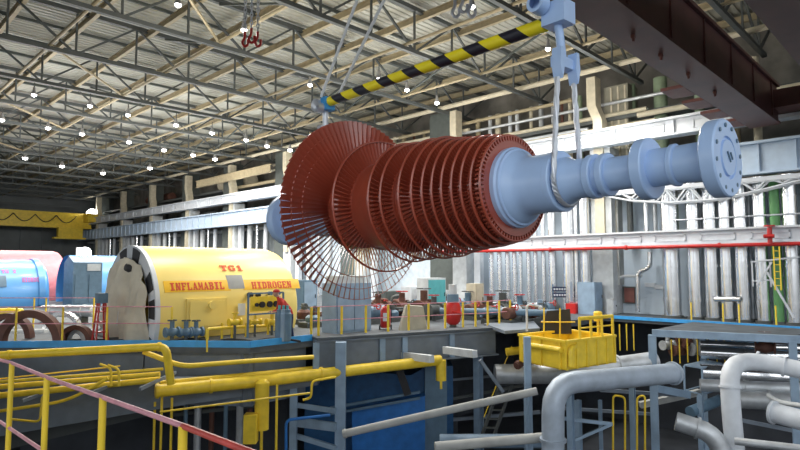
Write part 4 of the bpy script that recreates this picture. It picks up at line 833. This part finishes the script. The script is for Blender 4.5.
# deep pit steelwork
fr = [((570, 388), (570, 455), .2, 20.5), ((578, 400), (578, 455), .2, 23), ((632, 385), (632, 455), .2, 24), ((600, 400), (600, 455), .12, 24), ((700, 395), (702, 455), .2, 24), ((528, 395), (528, 450), .22, 21)]
for i, (a_, b_, w, dd) in enumerate(fr):
    q = P(*a_, d=dd); tag(MB().ibeam((q.x, q.y, -6), q, w, w, .03).build('support_column', 'bgst'), 'blue grey support column standing in the pit, %s' % ('directly beside the big blue grey riser', 'behind the blue grey riser under the level pipe', 'under the upper dusty grey pipe', 'midway beneath the large level pipe', 'below the small table frame', 'below the pale landing')[i], 'column')
for i, (a_, b_, dd, w, m) in enumerate((((560, 418), (612, 424), 22, .12, 'bgst'), ((575, 440), (612, 424), 22, .1, 'bgst'), ((560, 408), (650, 414), 24.5, .12, 'gird'), ((600, 390), (676, 395), 25, .14, 'gird'), ((640, 405), (700, 392), 25.5, .25, 'conc'), ((445, 400), (530, 384), 25.5, .12, 'dkst'), ((445, 420), (540, 412), 26, .14, 'gird'), ((170, 415), (260, 405), 20.5, .12, 'dkst'), ((450, 380), (540, 372), 26, .1, 'gird'), ((740, 420), (800, 432), 23, .14, 'gird'))):
    tag(MB().bar(P(*a_, d=dd), P(*b_, d=dd), w, w).build('pit_beam', m), ('level beam beside the blue grey riser', 'slanting brace joining the level beam by the riser', 'dark level beam under the big level pipe', 'upper dark beam under the pipe flange end', 'pale beam below the table frame', 'dark beam behind the steel stair', 'lower grey beam behind the steel stair', 'dark beam below the thick yellow header', 'thin beam high behind the steel stair', 'grey beam below the capped pale stub')[i], 'beam')
for i, (x0, y0, x1, y1) in enumerate(((613, 395, 613, 450), (645, 395, 645, 450))):
    tag(MB().tube(fillet([P(x0, y1, d=23), P(x0, y0, d=23), P(x1-8 if i else x0+12, y0+2, d=23.2), P(x1-8 if i else x0+12, y1, d=23.2)], .2), .04, 8).build('hoop_rail', 'yel'), ('first', 'second')[i]+' yellow hooped rail in the pit below the large level pipe, counting from the riser', 'railing')
# clutter in the dark bay below the yellow header
for i, px in enumerate((186, 198, 212, 226, 240, 250)):
    q = P(px, 405, d=20+.3*(i % 3)); r = (.07, .12, .09)[i % 3]
    tag(MB().cyl((q.x, q.y, -6), (q.x, q.y, q.z), r, 10).build('pit_riser', ('slate', 'lag2', 'brn')[i % 3]), '%s pipe in the dark bay below the yellow header, %s from its mouth' % (('slate', 'dull silver', 'rust brown')[i % 3], ORD[i]), 'pipe')
q = P(251, 428, d=19); tag(MB().box(q, (.4, .4, .9), .8).build('junction_box', 'yel'), 'orange yellow junction box tucked behind the fat capped pipe', 'box')
run([P(303, 400, d=19.5), P(311, 398, d=19.5), P(312, 381, d=19.5), P(336, 377, d=19.8)], .04, 'yellow_pipe', 'small bent yellow pipe beside the near girder column', 'yel', rad=.15, n=8)

# ================================================================== WORKER
def worker(q):
    t = thing('person', 'person stooping over the gauge rack in red jacket and dark trousers', 'person', q)
    f = V((-.95, .25, 0)); s = V((.25, .95, 0))
    def at(a, b, c): return q+f*a+s*b+V((0, 0, c))
    j = [at(0, 0, .92), at(.10, 0, 1.08), at(.28, 0, 1.25), at(.38, 0, 1.38), at(.46, 0, 1.50), at(.50, 0, 1.62),
         at(0, .10, .86), at(.06, .11, .48), at(0, .11, .08), at(.14, .11, .04), at(0, -.10, .86), at(.02, -.11, .48), at(-.08, -.11, .08), at(.06, -.11, .04),
         at(.36, .20, 1.32), at(.42, .24, 1.05), at(.62, .20, 1.0), at(.36, -.20, 1.32), at(.44, -.24, 1.06), at(.64, -.18, 1.02)]
    ed = [(0, 1), (1, 2), (2, 3), (3, 4), (4, 5), (0, 6), (6, 7), (7, 8), (8, 9), (0, 10), (10, 11), (11, 12), (12, 13), (3, 14), (14, 15), (15, 16), (3, 17), (17, 18), (18, 19)]
    rd = [.15, .15, .17, .12, .065, .10, .10, .08, .055, .045, .10, .08, .055, .045, .075, .055, .035, .075, .055, .035]
    me = bpy.data.meshes.new('body'); me.from_pydata([p-q for p in j], ed, []); o = bpy.data.objects.new('body', me); C.objects.link(o); o.parent = t
    m = o.modifiers.new('skin', 'SKIN'); m.use_smooth_shade = True
    for v_, r in zip(me.skin_vertices[0].data, rd): v_.radius = (r, r)
    me.skin_vertices[0].data[0].use_root = True
    o.modifiers.new('sub', 'SUBSURF').levels = 1
    bpy.context.view_layer.update(); dg = bpy.context.evaluated_depsgraph_get(); m2 = bpy.data.meshes.new_from_object(o.evaluated_get(dg))
    o.modifiers.clear(); o.data = m2
    for k in ('navy', 'redc', 'skin', 'blk'): m2.materials.append(K[k])
    for p in m2.polygons:
        c = p.center; a = c.dot(f)
        p.material_index = 3 if c.z < .12 else 0 if c.z < .95 and a < .3 else 2 if (c.z > 1.52 or a > .585) else 1
        p.use_smooth = True
    h = at(.54, 0, 1.66)
    MB().sphere(h+f*.02, .105, (1, .9, 1.15), 16).sphere(h+f*.125-V((0, 0, .01)), .02).build('head', 'skin', t)
    hm = MB().lathe([(0, .125), (.05, .12), (.10, .085), (.125, .01)], h+V((0, 0, .04)), (0, 0, 1), 20).build('hard_hat', 'redc', t)
    for sd in (-1, 1):
        wr = at(.63, .19*sd, 1.01); hd_ = MB().sphere(wr+f*.05, .045, (1.2, .8, .6), 10)
        for k in range(4):
            b0_ = wr+f*.08+s*(k-1.5)*.018; hd_.tube([b0_, b0_+f*.04-V((0, 0, .005)), b0_+f*.07-V((0, 0, .03))], .009, 6)
        hd_.tube([wr+f*.04+s*.04, wr+f*.08+s*.055], .01, 6); hd_.build('hand', 'skin', t)
worker(P(290, 339.5, Z=0)+V((0, 0, .0)))

# ================================================================== DECK MACHINERY
MACH = [(383, 300, 30), (392, 307, 28), (401, 296, 33), (410, 303, 30), (420, 300, 33), (430, 306, 29), (438, 298, 34), (447, 292, 36), (456, 303, 32), (466, 300, 33), (474, 306, 29), (484, 303, 30), (494, 309, 27), (503, 300, 30.5), (512, 309, 26.5), (521, 303, 29), (528, 307, 27.2), (540, 302, 29), (550, 307, 29.5), (304, 306, 27), (376, 309, 27), (313, 312, 25.5)]
for i, (px, py, dd) in enumerate(MACH):
    q = P(px, py, d=dd); h = max(.5, q.z); q.z = 0; k = i % 4; rnd = random.Random(i)
    m1 = ('brn', 'slate', 'dkst', 'grst')[rnd.randrange(4)]; m2 = ('dkst', 'lag2', 'bgst', 'brn')[rnd.randrange(4)]
    t = thing('pump_set', '%s pump set beyond the girder railing, %s from beside the blade tips' % ({'brn': 'rusty', 'slate': 'slate', 'dkst': 'dark', 'grst': 'grey green'}[m1], ORD[i]), 'pump', q)
    MB().span(q+V((-.55, -.35, 0)), q+V((.55, .35, .22))).build('base', 'dkst', t)
    if k in (0, 2):
        MB().lathe([(0, .01), (0, .24), (.05, .28), (.5, .28), (.55, .24), (.56, .01)], q+V((-.5, 0, .52)), (1, 0, 0), 16).build('motor', m1, t)
        MB().lathe([(0, .01), (0, .16), (.1, .34), (.3, .34), (.4, .14), (.4, .01)], q+V((.12, 0, .52)), (1, 0, 0), 16).build('casing', m2, t)
        MB().tube(fillet([q+V((.3, 0, .7)), q+V((.3, 0, h)), q+V((-.3, .4, h)), q+V((-.3, .5, .3))], .25), .085, 10).build('pipe', m2, t)
    else:
        MB().lathe([(.2, .01), (.2, .3), (.3, .33), (h*.65, .33), (h*.8, .2), (h*.82, .01)], q, (0, 0, 1), 16).build('casing', m1, t)
        MB().cyl(q+V((0, 0, h*.8)), q+V((0, 0, h+.12)), .14, 14).build('motor', m2, t)
        MB().tube(fillet([q+V((.2, -.2, .5)), q+V((.6, -.2, .5)), q+V((.6, -.2, h*.9)), q+V((.1, 0, h*.9))], .2), .06, 8).build('pipe', m2, t)
    MB().lathe([(-.015, .1), (.015, .1), (.015, .15), (-.015, .15)], q+V((-.2, -.38, .8)), (0, 1, 0), 14, close=True).cyl(q+V((-.2, -.38, .8)), q+V((-.2, 0, .8)), .03, 6).build('handwheel', ('red', 'dkst')[i % 2], t)
# ================================================================== LAMPS
LP = [(178, 5), (244, 30), (34, 95), (90, 106), (128, 115), (176, 125), (48, 128), (82, 134), (129, 142), (212, 133), (246, 140), (267, 146), (164, 150), (193, 155), (215, 159), (379, 79), (407, 90), (437, 103), (472, 7), (548, 49), (576, 65), (2, 120), (290, 150), (103, 173), (62, 166), (25, 158), (150, 168), (310, 85)]
LQ = sorted([P(px, py, Z=13.15) for px, py in LP], key=lambda q: q.y); rows = [[LQ[0]]]
for q in LQ[1:]:
    if q.y-rows[-1][0].y < 3.6: rows[-1].append(q)
    else: rows.append([q])
for i, (ri, ci, q) in enumerate([(a, b, q) for a, rw in enumerate(rows) for b, q in enumerate(sorted(rw, key=lambda q: -q.x))]):
    lab = 'glowing bay lamp, %s from the side wall in the %s lamp row away' % (ORD[ci], ORD[ri])
    dd = q.x*sY+q.y*cY; r = max(.14, min(.28, 2.6*dd/F))
    t = thing('bay_lamp', lab, 'lamp', q, 'high bay lamps under the trusses')
    MB().lathe([(.14, r*.95), (.2, r), (.45, r*.5), (.6, .08), (.62, .01)], q-V((0, 0, .12)), (0, 0, 1), 16).build('reflector', 'lamb', t)
    MB().cyl(q+V((0, 0, .45)), q+V((0, 0, .9)), .03, 6).build('hanger', 'dkst', t)
    MB().sphere(q, r*.9, (1, 1, .8), 12).build('bulb', 'lam', t)
    L = bpy.data.lights.new('lamp_light', 'SPOT'); L.energy = 1500; L.shadow_soft_size = .35; L.spot_size = 2.6; L.spot_blend = .4; L.color = (1, .96, .9)
    lo = bpy.data.objects.new('lamp_light', L); C.objects.link(lo); lo.location = q-V((0, 0, .6))
    L = bpy.data.lights.new('lamp_and_fill_glow', 'POINT'); L.energy = 460; L.shadow_soft_size = .8; L.color = (1, .95, .86)  # unseen fill point under each lamp, added to brighten the roof
    lo = bpy.data.objects.new('lamp_and_fill_glow', L); C.objects.link(lo); lo.location = q-V((0, 0, 3.2))
for i, (px, py, Y) in enumerate(((92, 214, 98), (85, 253, 60))):
    q = P(px, py, Y=Y); t = thing('flood_lamp', ('bright flood lamp on the end of the distant yellow crane', 'bright flood lamp shining above the plain blue generator')[i], 'lamp', q)
    MB().sphere(q, (.8, .55)[i], (1, 1, 1), 14).build('bulb', 'glow', t)
    MB().box(q+V((0, .8, 0)), (1.1, .3, 1.1)).build('housing', 'lamb', t); MB().cyl(q+V((0, .55, -(1.0, 4.0)[i])), q+V((0, .55, 0)), .08, 8).build('mast', 'dkst', t)
# daylight from the open window side and end of the hall
w = bpy.data.worlds.new('world'); S.world = w; w.use_nodes = True
bg = w.node_tree.nodes['Background']; bg.inputs[0].default_value = (.93, .97, 1, 1); bg.inputs[1].default_value = 1
n = w.node_tree.nodes; l = w.node_tree.links; tc = n.new('ShaderNodeTexCoord'); sp = n.new('ShaderNodeSeparateXYZ'); mr = n.new('ShaderNodeMapRange')
l.new(tc.outputs['Generated'], sp.inputs[0]); l.new(sp.outputs['Z'], mr.inputs[0]); mx = n.new('ShaderNodeMapRange'); mm = n.new('ShaderNodeMath'); mm.operation = 'MULTIPLY'; l.new(sp.outputs['X'], mx.inputs[0])
l.new(mr.outputs[0], mm.inputs[0]); l.new(mx.outputs[0], mm.inputs[1]); l.new(mm.outputs[0], bg.inputs[1])
for i_, v_ in ((1, -1), (2, .3), (3, 1.3), (4, .35)): mx.inputs[i_].default_value = v_
for i_, v_ in ((1, -.05), (2, .14), (3, .2), (4, 2.1)): mr.inputs[i_].default_value = v_
GRP = {}
for o in ALL:
    if 'category' in o and 'group' not in o: GRP.setdefault(o.name.split('.')[0], []).append(o)
WHERE = dict(riser_pipe='along the side wall', bay_lamp='under the trusses', pump_set='on the machine deck', gate_valve='among the pipework', valve='at the generator foot', yellow_pipe='along the deck front',
 gallery_pipe='in the upper gallery', downpipe='below the panel band', pit_beam='in the pit', pit_riser='in the dark bay', support_column='in the pit', barrier_post='under the side platform', wire_rope='of the lifting gear', cabinet='on the deck', bank_pipe='in the side pipe bank')
for nm, os_ in GRP.items():
    if len(os_) > 1:
        for o in os_: o['group'] = nm.replace('_', ' ')+'s '+WHERE.get(nm, 'in the turbine hall')
for o in ALL:
    if '_w' in o: del o['_w']
